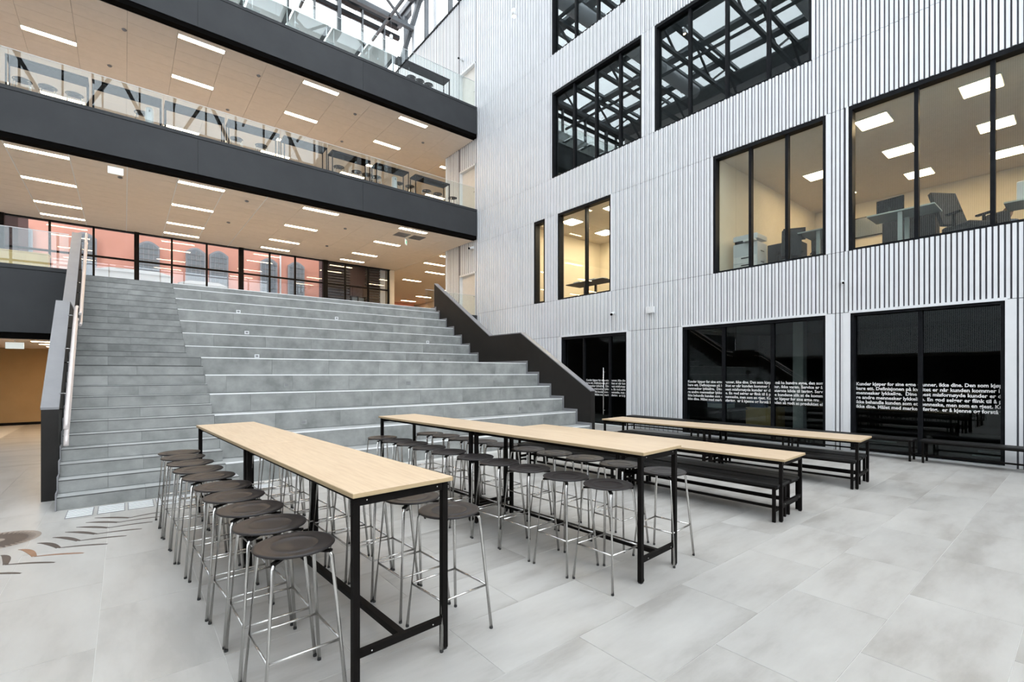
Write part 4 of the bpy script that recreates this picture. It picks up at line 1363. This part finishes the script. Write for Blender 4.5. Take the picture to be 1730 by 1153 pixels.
# copier
r = empty('copier', (13.62, 6.12, Z1))
MB().cbox(-.3, .3, -.33, .33, .02, 1.05, .02).obj('body', M['plastic'], r)
MB().cbox(-.3, .3, -.33, .33, 1.13, 1.28, .03).obj('scanner_lid', M['plastic'], r)
MB().box(-.27, .3, .05, .3, 1.05, 1.13).obj('output_slot', M['black'], r)
MB().cbox(-.42, -.28, -.3, 0, 1.06, 1.12, .01).obj('control_panel', M['white'], r)
for i in range(3):
    d_ = MB().box(-.31, -.29, -.31, .31, .1+.2*i, .28+.2*i).obj('paper_drawer', M['white'], r)
    MB().box(-.325, -.31, -.1, .1, .22+.2*i, .245+.2*i).obj('handle', M['charcoal'], d_)
for i in range(2):
    MB().box(-.1, .1, -.345, -.33, .5+.3*i, .52+.3*i).obj('side_seam', M['cap'], r)
tag(r, 'large grey-white copier behind the left pane of the office window', 'copier')
desk(14.1, 4.45, Z1, 1.0, .9, 1.10, 'raised desk edge behind the right pane of the copier window')
o = MB().cbox(-.3, .3, -.4, .4, 0, 1.05, .01).obj('filing_cabinet', M['charcoal']); o.location = (14.4, 5.45, Z1)
MB().box(-.315, -.3, -.38, .38, .06, .5).obj('door', M['charcoal'], o); MB().box(-.315, -.3, -.38, .38, .54, .98).obj('door', M['charcoal'], o)
tag(o, 'dark cabinet right of the copier', 'cabinet')
monitor(14.5, 5.3, Z1+1.05, R(-60), 'black monitor on the dark cabinet right of the copier')
office_chair(15.0, 4.7, Z1, R(-60), 'black office chair behind the right pane of the copier window', 1.1)
office_chair(13.9, 5.2, Z1, R(120), 'office chair beside the copier', .95)
o = MB().box(-.02, .02, -.6, .6, -.35, .35).obj('wall_screen', M['black']); o.location = (20.15, 5.15, 7.25-.35)
MB().box(-.03, -.02, -.57, .57, -.32, .32).obj('screen', M['winpane'], o)
tag(o, 'black wall screen at the back of the large office', 'screen')
desk(13.75, 2.75, Z1, .8, 1.2, 1.08, 'raised grey desk behind the left pane of the large office window')
desk(14.6, .3, Z1, .8, 1.8, 1.0, 'grey desk at the right edge of the large office')
monitor(14.0, 3.05, Z1+1.12, R(80), 'slim monitor on the raised desk at the left of the large office')
o = MB().box(-.12, .12, -.32, .32, 0, .09).obj('red_binder', M['red']); o.location = (14.9, 2.85, 5.62); tag(o, 'red binder lying above the desk in the large office', 'binder')
MB().box(-.121, -.12, -.1, .1, .02, .07).obj('spine_label', M['white'], o)
o = MB().cbox(-.25, .25, -.5, .5, 0, 1.3, .01).obj('shelf_unit', M['charcoal']); o.location = (14.9, 2.85, Z1)
MB().box(-.265, -.25, -.48, .48, .05, .62).obj('door', M['charcoal'], o); MB().box(-.265, -.25, -.48, .48, .66, 1.26).obj('door', M['charcoal'], o)
tag(o, 'grey shelf unit under the red binder', 'cabinet')
office_chair(14.15, 1.72, Z1, R(-35), 'large dark office chair leaning in the large office window', 1.25, .35)
o = MB().cbox(-.2, .2, -.2, .2, 0, .4, .02).obj('desk_fan_box', M['plastic']); o.location = (14.5, .82, 5.32); tag(o, 'pale box on the desk at the right edge of the large office', 'box')
MB().lathe([(0, 0), (.07, 0), (.07, .01), (0, .01)], 14).obj('round_label', M['cap'], o, fn=lambda p: (-.2-p[2], p[0], .2+p[1]))
# bright office contents
desk(13.6, 12.0, Z1, .8, 1.8, .85, 'dark desk behind the two-pane lit window', 'charcoal')
for i in range(4):
    o = MB().cbox(-.12, .12, -.17, .17, 0, .10, .006).obj('paper_stack', M['white'] if i % 2 else M['plastic']); o.location = (13.55+.1*(i % 2), 12.55-.36*i, Z1+.85)
    MB().box(-.122, .122, -.172, .172, .045, .055).obj('divider', M['red'] if i == 2 else M['cap'], o)
    tag(o, '%s paper stack on the desk behind the two-pane lit window' % ['leftmost', 'second', 'third', 'rightmost'][i], 'papers', 'paper stacks on the bright office desk')
# top row room: white desk lamp-like box
o = empty('display_stand', (13.6, 3.0, 13.8)); 
MB().prism([(-.45, .75), (0, .95), (.45, .75), (.45, .70), (-.45, .70)], -.35, .35).obj('roof_top', M['white'], o)
MB().box(-.25, .25, -.3, .3, 0, .7).obj('body', M['woodwarm'], o)
tag(o, 'white gabled display stand in the top row window', 'stand')

# ground floor room contents
o = MB().box(-.13, .13, -.13, .13, 0, 3.2).obj('column', M['white']); o.location = (14.6, 5.2, 0)
MB().box(-.15, .15, -.15, .15, 0, .06).obj('base', M['white'], o)
tag(o, 'pale square column behind the middle lettered window', 'column')
desk(15.45, 4.3, 0, 1.0, 2.4, .95, 'pale green desk behind the middle lettered window')
desk(14.4, 1.0, 0, 1.0, 1.4, .98, 'pale green high desk behind the right lettered window')
desk(14.2, 7.1, 0, .8, 1.2, .72, 'dark desk behind the left pane of the middle lettered window', 'charcoal')
o = MB().cbox(-.25, .25, -.3, .3, 0, .16, .01).obj('storage_box', M['plastic']); o.location = (14.1, 7.2, .72)
MB().box(-.26, .26, -.31, .31, .13, .165).obj('lid', M['cloth'], o)
tag(o, 'pale storage box with a blue lid on the dark desk', 'box')
o = MB().cbox(-.15, .15, -.2, .2, 0, .32, .05).obj('blue_bag', M['cloth']); o.location = (14.6, 6.3, .75); tag(o, 'blue bag behind the middle lettered window', 'bag')
o2 = MB().box(-.5, .5, -.35, .35, 0, .75).obj('low_cabinet', M['woodwarm']); o2.location = (14.8, 6.2, 0); tag(o2, 'low brown cabinet under the blue bag', 'cabinet')
MB().box(-.51, -.5, -.33, -.01, .04, .72).obj('door', M['woodwarm'], o2); MB().box(-.51, -.5, .01, .33, .04, .72).obj('door', M['woodwarm'], o2)

# ------------------------------------------------------------------ a person behind the large office window
r = empty('person', (16.2, 1.3, Z1), R(60))
import bmesh
def skin_body():
    bm_v = [(0, 0, .55), (0, 0, .75), (0, .01, .98), (0, .0, 1.06), (0, -.02, 1.14),
            (.19, 0, 1.0), (.24, -.06, .76), (.16, -.28, .72), (-.19, 0, 1.0), (-.24, -.06, .76), (-.16, -.28, .72),
            (.10, -.02, .52), (.13, -.42, .50), (.13, -.44, .08), (-.10, -.02, .52), (-.13, -.42, .50), (-.13, -.44, .08)]
    ed = [(0, 1), (1, 2), (2, 3), (3, 4), (2, 5), (5, 6), (6, 7), (2, 8), (8, 9), (9, 10), (0, 11), (11, 12), (12, 13), (0, 14), (14, 15), (15, 16)]
    rad_ = [.14, .13, .13, .055, .05, .06, .045, .032, .06, .045, .032, .09, .065, .045, .09, .065, .045]
    me = bpy.data.meshes.new('body'); me.from_pydata(bm_v, ed, []); me.materials.append(M['cloth'])
    o = link('body', me, r)
    md = o.modifiers.new('skin', 'SKIN')
    for i, v in enumerate(me.skin_vertices[0].data):
        v.radius = (rad_[i], rad_[i]*.85)
        v.use_root = (i == 0)
    s_ = o.modifiers.new('smooth', 'SUBSURF'); s_.levels = 1; s_.render_levels = 1
    return o
skin_body()
MB().lathe([(0, -.12), (.04, -.115), (.06, -.07), (.073, 0), (.078, .04), (.068, .08), (.04, .108), (0, .118)], 16, (0, -.03, 1.25)).obj('head', M['skin'], r)
MB().lathe([(.082, -.01), (.088, .04), (.076, .09), (.045, .12), (0, .13)], 16, (0, -.015, 1.25)).obj('hair', M['hair'], r)
MB().lathe([(0, .03), (.012, .0), (0, -.02)], 8, (0, -.112, 1.25)).obj('nose', M['skin'], r)
MB().lathe([(0, .008), (.01, .0), (0, -.008)], 8, (.03, -.098, 1.27)).lathe([(0, .008), (.01, .0), (0, -.008)], 8, (-.03, -.098, 1.27)).obj('eyes', M['black'], r)
MB().box(-.02, .02, -.1, -.09, 1.19, 1.196).obj('mouth', M['red'], r)
for sx in (-1, 1):
    for i in range(5):
        bx = sx*.16+(i-2)*.016
        MB().tube([(bx, -.29, .715), (bx, -.33-(.012 if i in (1, 2, 3) else 0), .712), (bx, -.355-(.015 if i in (1, 2, 3) else 0), .70)], .008, 6).obj('finger', M['skin'], r)
tag(r, 'seated person with brown hair in blue behind the large office window', 'person')
office_chair(16.2, 1.3, Z1-.0, R(60), 'office chair under the seated person', .95)
